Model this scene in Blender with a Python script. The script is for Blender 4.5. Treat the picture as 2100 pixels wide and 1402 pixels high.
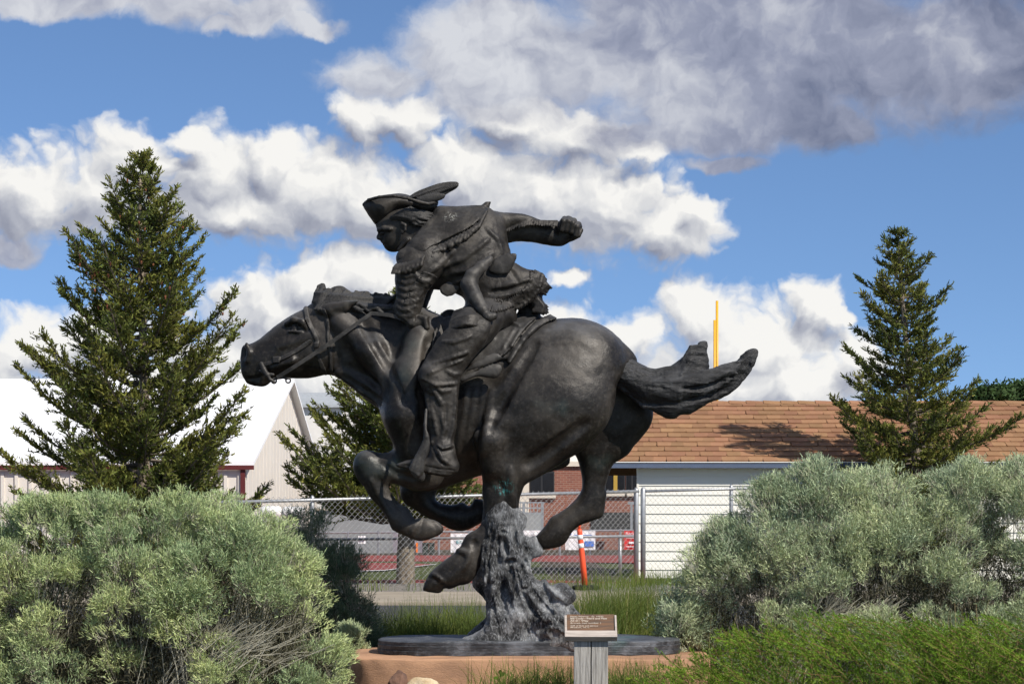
import bpy, bmesh, math, random
import numpy as np
from mathutils import Vector, Matrix

for _o in list(bpy.data.objects):
    bpy.data.objects.remove(_o)
SC = bpy.context.scene
COL = SC.collection
PI = math.pi

# ------------------------------------------------------------------ camera
FPX = 4083.0          # focal length in photograph pixels (2100 wide)
CX, HY = 1050.0, 1085.0   # principal column, horizon row
CAMD, CAMZ = 11.6, 0.74   # metres from the statue's plane, eye height
cam_d = bpy.data.cameras.new('camera')
cam = bpy.data.objects.new('camera', cam_d)
COL.objects.link(cam)
cam.location = (0, -CAMD, CAMZ)
cam.rotation_euler = (math.radians(90), 0, 0)
cam_d.sensor_width = 36
cam_d.lens = 36 * FPX / 2100
cam_d.shift_y = (HY - 701.0) / 2100      # rising front: verticals stay vertical
cam_d.clip_start = 0.1
cam_d.clip_end = 5000
SC.camera = cam

def P(px, py, Y):
    """photograph pixel -> world point on the vertical plane at depth Y"""
    d = Y + CAMD
    return Vector(((px - CX) / FPX * d, Y, CAMZ - (py - HY) / FPX * d))

# ------------------------------------------------------------------ exposure
SC.view_settings.view_transform = 'Standard'
SC.view_settings.look = 'None'
SC.view_settings.exposure = 0.15
SC.view_settings.gamma = 1.0
SC.view_settings.use_curve_mapping = False

# ------------------------------------------------------------------ sun
SUN_AZ, SUN_EL = math.radians(45), math.radians(41)   # to the right of the camera's back
TO_SUN = Vector((math.cos(SUN_EL) * math.sin(SUN_AZ), -math.cos(SUN_EL) * math.cos(SUN_AZ), math.sin(SUN_EL)))
sun_d = bpy.data.lights.new('sun', 'SUN')
sun_d.energy = 5.0
sun_d.angle = math.radians(0.53)
sun_d.color = (1.0, 0.94, 0.85)
sun = bpy.data.objects.new('sun', sun_d)
COL.objects.link(sun)
sun.location = (8, -12, 14)
sun.rotation_euler = (-TO_SUN).to_track_quat('-Z', 'Y').to_euler()

# ------------------------------------------------------------------ sky with cumulus
world = bpy.data.worlds.new('World')
SC.world = world
world.use_nodes = True
WT = world.node_tree
WT.nodes.clear()

class NB:
    """small node builder"""
    def __init__(self, tree): self.t = tree
    def n(self, kind, **kw):
        nd = self.t.nodes.new(kind)
        for k, v in kw.items(): setattr(nd, k, v)
        return nd
    def put(self, sock, v):
        if hasattr(v, 'is_linked') or isinstance(v, bpy.types.NodeSocket): self.t.links.new(v, sock)
        else: sock.default_value = v
    def m(self, op, a, b=None, c=None, clamp=False):
        nd = self.n('ShaderNodeMath', operation=op); nd.use_clamp = clamp
        self.put(nd.inputs[0], a)
        if b is not None: self.put(nd.inputs[1], b)
        if c is not None: self.put(nd.inputs[2], c)
        return nd.outputs[0]
    def v(self, op, a, b=None):
        nd = self.n('ShaderNodeVectorMath', operation=op)
        self.put(nd.inputs[0], a)
        if b is not None:
            if op == 'SCALE': self.put(nd.inputs['Scale'], b)
            else: self.put(nd.inputs[1], b)
        return nd.outputs['Value'] if op in ('DOT_PRODUCT', 'LENGTH') else nd.outputs[0]
    def xyz(self, x, y, z):
        nd = self.n('ShaderNodeCombineXYZ')
        self.put(nd.inputs[0], x); self.put(nd.inputs[1], y); self.put(nd.inputs[2], z)
        return nd.outputs[0]
    def sep(self, v):
        nd = self.n('ShaderNodeSeparateXYZ'); self.put(nd.inputs[0], v); return nd.outputs
    def noise(self, vec, scale, detail=4, rough=0.5, lac=2.0, dist=0.0, dims='3D'):
        nd = self.n('ShaderNodeTexNoise', noise_dimensions=dims)
        if vec is not None: self.put(nd.inputs['Vector'], vec)
        nd.inputs['Scale'].default_value = scale; nd.inputs['Detail'].default_value = detail
        nd.inputs['Roughness'].default_value = rough; nd.inputs['Lacunarity'].default_value = lac
        nd.inputs['Distortion'].default_value = dist
        return nd.outputs['Fac']
    def ss(self, x, lo, hi, a=0.0, b=1.0):
        nd = self.n('ShaderNodeMapRange', interpolation_type='SMOOTHSTEP')
        self.put(nd.inputs['Value'], x)
        for k, q in (('From Min', lo), ('From Max', hi), ('To Min', a), ('To Max', b)): self.put(nd.inputs[k], q)
        return nd.outputs['Result']
    def lin(self, x, lo, hi, a=0.0, b=1.0):
        nd = self.n('ShaderNodeMapRange')
        self.put(nd.inputs['Value'], x)
        for k, q in (('From Min', lo), ('From Max', hi), ('To Min', a), ('To Max', b)): self.put(nd.inputs[k], q)
        return nd.outputs['Result']
    def mix(self, f, a, b, mode='MIX'):
        nd = self.n('ShaderNodeMix', data_type='RGBA', blend_type=mode)
        nd.clamp_factor = True
        self.put(nd.inputs[0], f)
        for s, q in ((nd.inputs[6], a), (nd.inputs[7], b)):
            if isinstance(q, (tuple, list)): s.default_value = (q[0], q[1], q[2], 1)
            else: self.t.links.new(q, s)
        return nd.outputs[2]

# cloud banks, as (azimuth, height) seen from the garden: photograph column, row, half width, half height
CUMULUS = [
    (50, 395, 165, 92), (185, 395, 150, 92), (270, 345, 95, 78), (335, 335, 42, 26), (-120, 400, 150, 100),
    (395, 295, 55, 34), (450, 360, 120, 88), (565, 330, 100, 72), (650, 395, 180, 100), (500, 430, 190, 66), (780, 420, 160, 90),
    (740, 260, 66, 58), (830, 252, 84, 58), (1060, 250, 86, 46), (1170, 288, 150, 62), (1310, 318, 62, 28),
    (950, 355, 120, 84), (1110, 400, 210, 112), (1240, 420, 160, 110), (1350, 470, 140, 72), (1435, 430, 62, 30),
    (560, 640, 140, 96), (655, 580, 100, 74), (750, 580, 120, 80), (830, 650, 180, 130), (600, 760, 330, 130), (940, 720, 280, 150), (1130, 675, 100, 76), (300, 800, 260, 70), (1180, 800, 200, 60),
    (70, 710, 200, 76), (180, 690, 90, 60), (-100, 760, 220, 100),
    (1300, 690, 94, 50), (1430, 655, 90, 80), (1530, 710, 230, 96), (1760, 740, 90, 60), (1640, 770, 180, 90), (1430, 790, 300, 70), (1672, 622, 66, 54), (1712, 650, 48, 30),
    (1155, 562, 56, 22),
]
STRATUS = [   # the grey layer above
    (130, 5, 190, 36), (350, 5, 170, 48), (530, 20, 130, 48), (630, 48, 74, 20), (470, 50, 80, 22), (30, 505, 50, 26),
    (780, 165, 120, 60), (930, 110, 120, 90), (1040, 60, 150, 80), (1160, 120, 210, 120), (1370, 90, 300, 150), (1640, 90, 330, 150), (1950, 110, 310, 150),
    (1500, 225, 280, 78), (1705, 262, 105, 50), (1370, 280, 180, 44), (1490, 330, 85, 20), (1020, 190, 170, 62),
]

def blob_group(name, blobs):
    """how far inside the nearest bank a direction lies: 1 at its heart, 0 at its rim"""
    g = bpy.data.node_groups.new(name, 'ShaderNodeTree')
    g.interface.new_socket('P', in_out='INPUT', socket_type='NodeSocketVector')
    g.interface.new_socket('D', in_out='OUTPUT', socket_type='NodeSocketFloat')
    b = NB(g)
    gi = b.n('NodeGroupInput'); go = b.n('NodeGroupOutput')
    acc = None
    for (x, y, rx, ry) in blobs:
        a = math.atan((x - CX) / FPX)
        t = (HY - y) / FPX * math.cos(a)
        nd = b.n('ShaderNodeVectorMath', operation='MULTIPLY_ADD')
        g.links.new(gi.outputs[0], nd.inputs[0])
        nd.inputs[1].default_value = (FPX / rx, FPX / ry, 0); nd.inputs[2].default_value = (-a * FPX / rx, -t * FPX / ry, 0)
        q = b.v('LENGTH', nd.outputs[0])
        acc = q if acc is None else b.m('MINIMUM', acc, q)
    g.links.new(b.m('SUBTRACT', 1.0, b.m('MINIMUM', acc, 2.2)), go.inputs[0])
    return g

def build_sky():
    b = NB(WT)
    tc = b.n('ShaderNodeTexCoord')
    s = b.sep(tc.outputs['Generated'])
    az = b.m('ARCTAN2', s[0], s[1])
    hor = b.m('SQRT', b.m('ADD', b.m('MULTIPLY', s[0], s[0]), b.m('MULTIPLY', s[1], s[1])))
    t = b.m('DIVIDE', s[2], b.m('MAXIMUM', hor, 0.02))
    p = b.xyz(az, t, 0.0)
    # domain warp gives billowing edges
    def warp(vec, k, amp, detail):
        nd = b.n('ShaderNodeTexNoise', noise_dimensions='2D')
        b.put(nd.inputs['Vector'], vec); nd.inputs['Scale'].default_value = k
        nd.inputs['Detail'].default_value = detail; nd.inputs['Roughness'].default_value = 0.55
        return b.v('MULTIPLY', b.v('SUBTRACT', nd.outputs['Color'], (0.5, 0.5, 0.5)), (amp, amp * 0.8, 0))
    pw = b.v('ADD', p, warp(p, 26.0, 0.030, 5))
    sx, sy = TO_SUN.x, 0.9
    ln = math.hypot(sx, sy)
    def off(vec, k): return b.v('ADD', vec, (k * sx / ln, k * sy / ln, 0))
    def grp(g, vec):
        nd = b.n('ShaderNodeGroup'); nd.node_tree = g
        b.put(nd.inputs[0], vec); return nd.outputs[0]
    gA = blob_group('cumulus_banks', CUMULUS); gB = blob_group('stratus_banks', STRATUS)
    # away from the view the same broken cloud goes on
    front = b.m('MULTIPLY', b.ss(b.m('ABSOLUTE', az), 0.26, 0.42, 1, 0), b.ss(t, 0.30, 0.45, 1, 0))
    far_n = b.noise(b.v('MULTIPLY', tc.outputs['Generated'], (1, 1, 2.2)), 3.2, 3, 0.5)
    far_d = b.lin(far_n, 0.42, 0.62, -0.7, 0.55)
    def dens(g, vec):
        dd = grp(g, vec)
        return b.m('ADD', b.m('MULTIPLY', dd, front), b.m('MULTIPLY', far_d, b.m('SUBTRACT', 1.0, front)))
    # ---- cumulus
    def full(vec):
        n1 = b.noise(vec, 27.0, 6, 0.55, dims='2D')
        nd = b.n('ShaderNodeTexVoronoi', feature='F1', voronoi_dimensions='2D')
        b.put(nd.inputs['Vector'], vec); nd.inputs['Scale'].default_value = 62.0
        nd.inputs['Detail'].default_value = 2.0; nd.inputs['Roughness'].default_value = 0.5
        return b.m('MULTIPLY_ADD', n1, 1.15, b.m('MULTIPLY_ADD', nd.outputs['Distance'], -0.42, -0.40))
    dA = dens(gA, pw)
    nA = full(pw)
    tot = b.m('ADD', dA, nA)
    alphaA = b.ss(tot, -0.36, 0.20)
    litA = b.m('SUBTRACT', dA, dens(gA, off(pw, 0.012)))
    litn = b.m('SUBTRACT', nA, full(off(pw, 0.004)))
    shA = b.m('MULTIPLY_ADD', litA, 0.85, b.m('MULTIPLY_ADD', litn, 0.62, 0.62))
    shA = b.m('ADD', shA, b.ss(t, 0.05, 0.17, 0.20, -0.03), clamp=True)
    rA = b.n('ShaderNodeValToRGB')
    cr = rA.color_ramp
    cr.elements[0].position = 0.0; cr.elements[0].color = (0.235, 0.25, 0.32, 1)
    cr.elements[1].position = 1.0; cr.elements[1].color = (0.86, 0.845, 0.81, 1)
    e = cr.elements.new(0.36); e.color = (0.40, 0.415, 0.47, 1)
    e = cr.elements.new(0.68); e.color = (0.62, 0.625, 0.64, 1)
    b.put(rA.inputs[0], shA)
    # ---- grey layer
    dB = dens(gB, pw)
    nB1 = b.noise(pw, 20.0, 7, 0.60, dims='2D')
    totB = b.m('MULTIPLY_ADD', b.m('SUBTRACT', nB1, 0.5), 1.3, dB)
    alphaB = b.ss(totB, -0.30, 0.40)
    nB2 = b.noise(b.v('ADD', pw, (3.1, 1.7, 0)), 9.5, 6, 0.55, dims='2D')
    nB3 = b.noise(b.v('ADD', off(pw, 0.008), (3.1, 1.7, 0)), 9.5, 6, 0.55, dims='2D')
    shB = b.m('MULTIPLY_ADD', b.m('SUBTRACT', nB2, nB3), 2.3, b.m('MULTIPLY_ADD', nB2, 1.1, -0.55))
    # the layer thickens, and so greys, to the right
    right = b.ss(az, -0.02, 0.20, 0.80, 0.26)
    shB = b.m('ADD', shB, right, clamp=True)
    rB = b.n('ShaderNodeValToRGB')
    cr = rB.color_ramp
    cr.elements[0].position = 0.0; cr.elements[0].color = (0.135, 0.155, 0.235, 1)
    cr.elements[1].position = 1.0; cr.elements[1].color = (0.64, 0.65, 0.68, 1)
    e = cr.elements.new(0.45); e.color = (0.29, 0.31, 0.40, 1)
    b.put(rB.inputs[0], shB)
    # ---- clear sky
    sky = b.n('ShaderNodeTexSky', sky_type='NISHITA')
    sky.sun_disc = False
    sky.sun_elevation = SUN_EL
    sky.sun_rotation = math.pi - SUN_AZ
    b.put(sky.inputs['Vector'], b.v('NORMALIZE', b.v('ADD', tc.outputs['Generated'], (0, 0, 0.10))))
    sky.altitude = 1500
    sky.air_density = 1.0
    sky.dust_density = 0.15
    sky.ozone_density = 3.0
    clear = b.v('MULTIPLY', sky.outputs[0], (0.102, 0.113, 0.124))
    upper = b.ss(s[2], -0.02, 0.02)
    c = b.mix(b.m('MULTIPLY', b.m('MULTIPLY', alphaA, 0.97), upper), clear, rA.outputs[0])
    c = b.mix(b.m('MULTIPLY', b.m('MULTIPLY', alphaB, 0.93), upper), c, rB.outputs[0])
    bg = b.n('ShaderNodeBackground'); out = b.n('ShaderNodeOutputWorld')
    WT.links.new(c, bg.inputs[0]); bg.inputs[1].default_value = 1.0
    WT.links.new(bg.outputs[0], out.inputs[0])
build_sky()
world.cycles.sampling_method = 'NONE'      # an even sky: bounced rays find it by themselves
SC.cycles.use_adaptive_sampling = True
SC.cycles.adaptive_threshold = 0.03
SC.cycles.max_bounces = 4
SC.cycles.diffuse_bounces = 2
SC.cycles.glossy_bounces = 2
SC.cycles.transmission_bounces = 3

# ------------------------------------------------------------------ helpers
def rgb(r, g, b):
    """8-bit sRGB -> linear"""
    f = lambda c: (c / 255 / 12.92) if c / 255 <= 0.04045 else ((c / 255 + 0.055) / 1.055) ** 2.4
    return (f(r), f(g), f(b))

MATS = {}
def mat(name, col, rough=0.8, metal=0.0, spec=0.3, vary=0.0, vscale=6.0, bump=0.0, bscale=40.0, col2=None, stretch=(1, 1, 1), detail=5, coat=0.0, translucent=0.0, islands=0.0, bdist=0.01):
    """procedural material: base colour varied by noise between col and col2, with fine relief"""
    if name in MATS: return MATS[name]
    m = bpy.data.materials.new(name); m.use_nodes = True
    t = m.node_tree; b = NB(t)
    bs = t.nodes['Principled BSDF']
    bs.inputs['Roughness'].default_value = rough
    bs.inputs['Metallic'].default_value = metal
    bs.inputs['Specular IOR Level'].default_value = spec
    bs.inputs['Coat Weight'].default_value = coat
    tc = b.n('ShaderNodeTexCoord')
    vec = b.v('MULTIPLY', tc.outputs['Object'], stretch)
    if col2 is None: col2 = tuple(c * (1 - vary) for c in col)
    f = b.noise(vec, vscale, detail, 0.6)
    c = b.mix(b.ss(f, 0.32, 0.68), col, col2)
    if islands:
        gi = b.n('ShaderNodeNewGeometry'); oi = b.n('ShaderNodeObjectInfo')
        r = b.m('FRACT', b.m('ADD', gi.outputs['Random Per Island'], oi.outputs['Random']))
        k = b.lin(r, 0, 1, 1 - islands, 1 + islands)
        hs = b.n('ShaderNodeHueSaturation')
        b.put(hs.inputs['Color'], c); b.put(hs.inputs['Value'], k)
        b.put(hs.inputs['Hue'], b.lin(b.m('FRACT', b.m('MULTIPLY', r, 7.31)), 0, 1, 0.5 - islands * 0.05, 0.5 + islands * 0.05))
        c = hs.outputs[0]
    t.links.new(c, bs.inputs['Base Color'])
    if bump:
        bn = b.n('ShaderNodeBump'); bn.inputs['Strength'].default_value = bump; bn.inputs['Distance'].default_value = bdist
        b.put(bn.inputs['Height'], b.noise(vec, bscale, 6, 0.6))
        t.links.new(bn.outputs[0], bs.inputs['Normal'])
    if translucent:
        out = t.nodes['Material Output']
        tr = b.n('ShaderNodeBsdfTranslucent'); t.links.new(c, tr.inputs[0])
        mx = b.n('ShaderNodeMixShader'); mx.inputs[0].default_value = translucent
        t.links.new(bs.outputs[0], mx.inputs[1]); t.links.new(tr.outputs[0], mx.inputs[2])
        t.links.new(mx.outputs[0], out.inputs[0])
    MATS[name] = m
    return m

def link(o, parent=None):
    COL.objects.link(o)
    if parent is not None:
        o.parent = parent
        o.matrix_parent_inverse = parent_inv(parent)
    return o
def parent_inv(p):
    return world_of(p).inverted()
def world_of(p):
    m = Matrix.LocRotScale(p.location, p.rotation_euler, p.scale)
    if p.parent is not None:
        m = world_of(p.parent) @ p.matrix_parent_inverse @ m
    return m

def tag(o, label=None, cat=None, group=None, kind=None):
    if label: o['label'] = label
    if cat: o['category'] = cat
    if group: o['group'] = group
    if kind: o['kind'] = kind
    return o
def empty(name, loc, label=None, cat=None, group=None):
    o = bpy.data.objects.new(name, None); o.empty_display_size = 0.1
    o.location = loc
    link(o)
    return tag(o, label, cat, group)

def mesh_np(name, V, F, m=None, parent=None, smooth=False, n=None):
    """V (k,3) floats in world space, F (k,n) int faces of one size"""
    V = np.asarray(V, dtype=np.float32); F = np.asarray(F, dtype=np.int32)
    me = bpy.data.meshes.new(name)
    k = F.shape[1]
    me.vertices.add(len(V)); me.vertices.foreach_set('co', V.ravel())
    me.loops.add(F.size); me.loops.foreach_set('vertex_index', F.ravel())
    me.polygons.add(len(F))
    me.polygons.foreach_set('loop_start', np.arange(0, F.size, k, dtype=np.int32))
    me.polygons.foreach_set('loop_total', np.full(len(F), k, dtype=np.int32))
    me.polygons.foreach_set('use_smooth', np.full(len(F), smooth, dtype=bool))
    me.update(calc_edges=True)
    if m is not None: me.materials.append(m)
    return link(bpy.data.objects.new(name, me), parent)

class MB:
    """collects boxes, tubes and prisms into one mesh"""
    def __init__(self): self.V = []; self.F = []
    def add(self, V, F):
        o = len(self.V); self.V += [tuple(v) for v in V]; self.F += [tuple(i + o for i in f) for f in F]
        return self
    def box(self, a, b):
        x0, y0, z0 = (min(a[i], b[i]) for i in range(3)); x1, y1, z1 = (max(a[i], b[i]) for i in range(3))
        return self.add([(x0, y0, z0), (x1, y0, z0), (x1, y1, z0), (x0, y1, z0), (x0, y0, z1), (x1, y0, z1), (x1, y1, z1), (x0, y1, z1)],
                        [(0, 3, 2, 1), (4, 5, 6, 7), (0, 1, 5, 4), (1, 2, 6, 5), (2, 3, 7, 6), (3, 0, 4, 7)])
    def tube(self, pts, r, n=8, cap=True):
        pts = [Vector(p) for p in pts]
        rs = r if isinstance(r, (list, tuple)) else [r] * len(pts)
        V = []; F = []
        ref = None
        for i, p in enumerate(pts):
            d = (pts[min(i + 1, len(pts) - 1)] - pts[max(i - 1, 0)]).normalized()
            if ref is None:
                ref = d.orthogonal().normalized()
            u = (ref - d * ref.dot(d))
            u = u.normalized() if u.length > 1e-6 else d.orthogonal().normalized()
            ref = u; w = d.cross(u)
            for k in range(n):
                a = 2 * PI * k / n
                V.append(p + (u * math.cos(a) + w * math.sin(a)) * rs[i])
        for i in range(len(pts) - 1):
            for k in range(n):
                F.append((i * n + k, i * n + (k + 1) % n, (i + 1) * n + (k + 1) % n, (i + 1) * n + k))
        if cap:
            F.append(tuple(range(n - 1, -1, -1))); F.append(tuple((len(pts) - 1) * n + k for k in range(n)))
        return self.add(V, F)
    def prism(self, poly, y0, y1):
        """poly: (x,z) outline, counter-clockwise seen from the camera, drawn from y0 to y1"""
        n = len(poly)
        V = [(x, y0, z) for x, z in poly] + [(x, y1, z) for x, z in poly]
        F = [tuple(range(n)), tuple(range(2 * n - 1, n - 1, -1))]
        F += [(i + n, (i + 1) % n + n, (i + 1) % n, i) for i in range(n)]
        return self.add(V, F)
    def build(self, name, m=None, parent=None, smooth=False, bevel=0.0):
        me = bpy.data.meshes.new(name)
        me.from_pydata([tuple(v) for v in self.V], [], self.F)
        if bevel:
            bm = bmesh.new(); bm.from_mesh(me)
            bmesh.ops.bevel(bm, geom=[e for e in bm.edges if len(e.link_faces) == 2 and e.calc_face_angle(0) > 0.5], offset=bevel, segments=2, affect='EDGES', profile=0.6)
            bm.to_mesh(me); bm.free()
        bm = bmesh.new(); bm.from_mesh(me); bmesh.ops.recalc_face_normals(bm, faces=bm.faces[:]); bm.to_mesh(me); bm.free()
        if smooth:
            for p in me.polygons: p.use_smooth = True
        if m is not None: me.materials.append(m)
        return link(bpy.data.objects.new(name, me), parent)

_rng_lat = {}
def vnoise(x, y, z, seed=0):
    """smooth value noise, numpy arrays in, about -1..1 out"""
    if seed not in _rng_lat:
        _rng_lat[seed] = np.random.RandomState(seed + 77).uniform(-1, 1, (32, 32, 32)).astype(np.float32)
    L = _rng_lat[seed]
    xi = np.floor(x).astype(np.int32); yi = np.floor(y).astype(np.int32); zi = np.floor(z).astype(np.int32)
    fx = x - xi; fy = y - yi; fz = z - zi
    fx = fx * fx * (3 - 2 * fx); fy = fy * fy * (3 - 2 * fy); fz = fz * fz * (3 - 2 * fz)
    r = 0
    for a in (0, 1):
        for b_ in (0, 1):
            for c in (0, 1):
                w = (fx if a else 1 - fx) * (fy if b_ else 1 - fy) * (fz if c else 1 - fz)
                r = r + w * L[(xi + a) & 31, (yi + b_) & 31, (zi + c) & 31]
    return r

# ------------------------------------------------------------------ sculpting: implicit solids on a grid, meshed by surface nets
# The sculpture is laid out in units of one photograph pixel at the statue's own plane (2.84 mm):
# u to the right, v down, w away from the camera; PXM turns that into metres.
PXM = CAMD / FPX

def spline(poly, n=4):
    """closed Catmull-Rom through the traced points"""
    p = np.array(poly, float); k = len(p); out = []
    for i in range(k):
        a, b_, c, d = p[(i - 1) % k], p[i], p[(i + 1) % k], p[(i + 2) % k]
        for s in range(n):
            t = s / n
            out.append(0.5 * ((2 * b_) + (-a + c) * t + (2 * a - 5 * b_ + 4 * c - d) * t * t + (-a + 3 * b_ - 3 * c + d) * t ** 3))
    return np.array(out)

def poly_sd(poly, gu, gv):
    """signed distance (negative inside) of a polygon on arrays gu, gv"""
    inside = np.zeros(gu.shape, bool); best = np.full(gu.shape, 1e12)
    k = len(poly)
    for i in range(k):
        ax, ay = poly[i]; bx, by = poly[(i + 1) % k]
        ex, ey = bx - ax, by - ay
        L = ex * ex + ey * ey
        if L < 1e-9: continue
        px, py = gu - ax, gv - ay
        t = np.clip((px * ex + py * ey) / L, 0, 1)
        best = np.minimum(best, (px - ex * t) ** 2 + (py - ey * t) ** 2)
        if abs(by - ay) > 1e-9:
            c = ((ay > gv) != (by > gv)) & (gu < ex * (gv - ay) / ey + ax)
            inside ^= c
    return np.where(inside, -1, 1) * np.sqrt(best)

def poisson(mask, h):
    """solve lap(u) = -1 inside mask, 0 outside, by conjugate gradients"""
    def A(x):
        y = 4 * x
        y[1:] -= x[:-1]; y[:-1] -= x[1:]; y[:, 1:] -= x[:, :-1]; y[:, :-1] -= x[:, 1:]
        return y * mask
    m = mask.astype(float)
    bvec = m * h * h
    x = np.zeros_like(m); r = bvec.copy(); p = r.copy(); rs = (r * r).sum(); r0 = rs
    for it in range(600):
        Ap = A(p); al = rs / max((p * Ap).sum(), 1e-20)
        x += al * p; r -= al * Ap
        rn = (r * r).sum()
        if rn < r0 * 1e-7: break
        p = r + (rn / rs) * p; rs = rn
    return x

def blur(a, k=1):
    for _ in range(k):
        p = np.pad(a, 1, mode='edge')
        a = (p[:-2, 1:-1] + 2 * p[1:-1, 1:-1] + p[2:, 1:-1]) / 4
        p = np.pad(a, 1, mode='edge')
        a = (p[1:-1, :-2] + 2 * p[1:-1, 1:-1] + p[1:-1, 2:]) / 4
    return a

class Clay:
    def __init__(self, lo, hi, h):
        self.h = h; self.lo = np.array(lo, float)
        n = np.ceil((np.array(hi) - self.lo) / h).astype(int) + 1
        self.n = n
        self.u = self.lo[0] + h * np.arange(n[0]); self.v = self.lo[1] + h * np.arange(n[1]); self.w = self.lo[2] + h * np.arange(n[2])
        self.F = np.full(n, 60.0, np.float32)
    def copy(self):
        c = Clay.__new__(Clay); c.__dict__.update(self.__dict__); c.F = self.F.copy(); return c
    def sl(self, lo, hi, pad):
        r = []
        for i, ax in enumerate((self.u, self.v, self.w)):
            a = int(np.searchsorted(ax, lo[i] - pad)); b_ = int(np.searchsorted(ax, hi[i] + pad))
            r.append(slice(max(a, 0), max(min(b_, len(ax)), 0)))
        return tuple(r)
    def grid(self, s):
        return self.u[s[0]][:, None, None], self.v[s[1]][None, :, None], self.w[s[2]][None, None, :]
    def put(self, s, d, k, op):
        f = self.F[s]
        d = d.astype(np.float32)
        if op == 'add':
            if k > 0:
                hh = np.clip(0.5 + 0.5 * (f - d) / k, 0, 1)
                f[...] = f + (d - f) * hh - k * hh * (1 - hh)
            else: np.minimum(f, d, out=f)
        else:                                   # carve
            d = -d
            if k > 0:
                hh = np.clip(0.5 - 0.5 * (f - d) / k, 0, 1)
                f[...] = f + (d - f) * hh + k * hh * (1 - hh)
            else: np.maximum(f, d, out=f)
    def cone(self, p0, p1, r0, r1, k=6, op='add', ys=1.0):
        """tapered capsule; ys stretches it across w"""
        f0, f1 = 1 + p0[2] * PXM / CAMD, 1 + p1[2] * PXM / CAMD
        a = np.array([CX + (p0[0] - CX) * f0, HY + (p0[1] - HY) * f0, p0[2]], float)
        b_ = np.array([CX + (p1[0] - CX) * f1, HY + (p1[1] - HY) * f1, p1[2]], float)
        R = max(r0, r1) * max(1, ys)
        s = self.sl(np.minimum(a, b_) - R, np.maximum(a, b_) + R, k + 3 * self.h)
        if 0 in [q.stop - q.start for q in s]: return self
        gu, gv, gw = self.grid(s)
        e = b_ - a; e2 = e.copy(); e2[2] /= ys
        L = (e2 ** 2).sum() + 1e-9
        pu, pv, pw = gu - a[0], gv - a[1], (gw - a[2]) / ys
        t = np.clip((pu * e2[0] + pv * e2[1] + pw * e2[2]) / L, 0, 1)
        d = np.sqrt((pu - t * e2[0]) ** 2 + (pv - t * e2[1]) ** 2 + (pw - t * e2[2]) ** 2) - (r0 + (r1 - r0) * t)
        self.put(s, d, k, op); return self
    def chain(self, pts, k=6, op='add', ys=1.0):
        for (a, b_) in zip(pts[:-1], pts[1:]):
            self.cone(a[:3], b_[:3], a[3], b_[3], k, op, ys)
        return self
    def near(self, x, y, default=None):
        """w of the surface facing the camera at photograph position (x, y)"""
        w = -60.0
        for _ in range(3):
            f = 1 + w * PXM / CAMD
            i = int(round((CX + (x - CX) * f - self.lo[0]) / self.h)); j = int(round((HY + (y - HY) * f - self.lo[1]) / self.h))
            if not (0 <= i < self.n[0] and 0 <= j < self.n[1]): return default
            col = self.F[i, j]; q = np.nonzero(col < 0)[0]
            if not len(q): return default
            q = q[0]
            w = self.w[q] if q == 0 else self.w[q] - self.h * (-col[q]) / (col[q - 1] - col[q] + 1e-9)
        return float(w)
    def on(self, pts, k=4, op='add', lift=0.35, base=None, step=7.0):
        """a fold (add) or groove (carve) that follows the surface: pts are (u, v, radius) in photograph pixels"""
        b0 = base or self
        dense = []
        for (a, c) in zip(pts[:-1], pts[1:]):
            n = max(1, int(math.hypot(c[0] - a[0], c[1] - a[1]) / step))
            dense += [tuple(a[q] + (c[q] - a[q]) * s / n for q in range(3)) for s in range(n)]
        dense.append(tuple(pts[-1]))
        out = []
        for (x, y, r) in dense:
            w = b0.near(x, y)
            if w is None: continue
            out.append((x, y, w + r * (1 - 2 * lift) if op == 'add' else w - r * (1 - 2 * lift), r))
        run = []
        for p in out + [None]:                       # never bridge a step in depth
            if p is None or (run and (abs(p[2] - run[-1][2]) > 14 or math.hypot(p[0] - run[-1][0], p[1] - run[-1][1]) > 3 * step)):
                if len(run) > 1: self.chain(run, k, op)
                run = []
            if p is not None: run.append(p)
        return self
    def ell(self, c, r, k=8, op='add'):
        f = 1 + c[2] * PXM / CAMD
        c = np.array([CX + (c[0] - CX) * f, HY + (c[1] - HY) * f, c[2]], float); r = np.array(r, float)
        s = self.sl(c - r, c + r, k + 3 * self.h)
        if 0 in [q.stop - q.start for q in s]: return self
        gu, gv, gw = self.grid(s)
        q0 = np.sqrt(((gu - c[0]) / r[0]) ** 2 + ((gv - c[1]) / r[1]) ** 2 + ((gw - c[2]) / r[2]) ** 2)
        q1 = np.sqrt(((gu - c[0]) / r[0] ** 2) ** 2 + ((gv - c[1]) / r[1] ** 2) ** 2 + ((gw - c[2]) / r[2] ** 2) ** 2)
        d = q0 * (q0 - 1) / np.maximum(q1, 1e-6)
        self.put(s, d, k, op); return self
    def panel(self, poly, T=0.7, yc=0.0, k=10, op='add', n=4, lean=(0, 0), hmax=None, res=None):
        """a traced outline swelled into a rounded solid (thickness from a Poisson field, so no ridge);
        yc centre across w; lean = change of that centre per unit u, v from the outline's middle"""
        f = 1 + yc * PXM / CAMD
        p = np.array(poly, float)
        p = np.stack([CX + (p[:, 0] - CX) * f, HY + (p[:, 1] - HY) * f], 1)
        p = spline(p, n) if n > 1 else p
        h = res or self.h * 0.7
        lo = p.min(0) - 14; hi = p.max(0) + 14
        au = np.arange(lo[0], hi[0] + h, h); av = np.arange(lo[1], hi[1] + h, h)
        GU, GV = np.meshgrid(au, av, indexing='ij')
        sd = poly_sd(p, GU, GV)
        m = sd < 0
        m[0] = m[-1] = False; m[:, 0] = m[:, -1] = False
        U = 2 * poisson(m, h)
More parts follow.
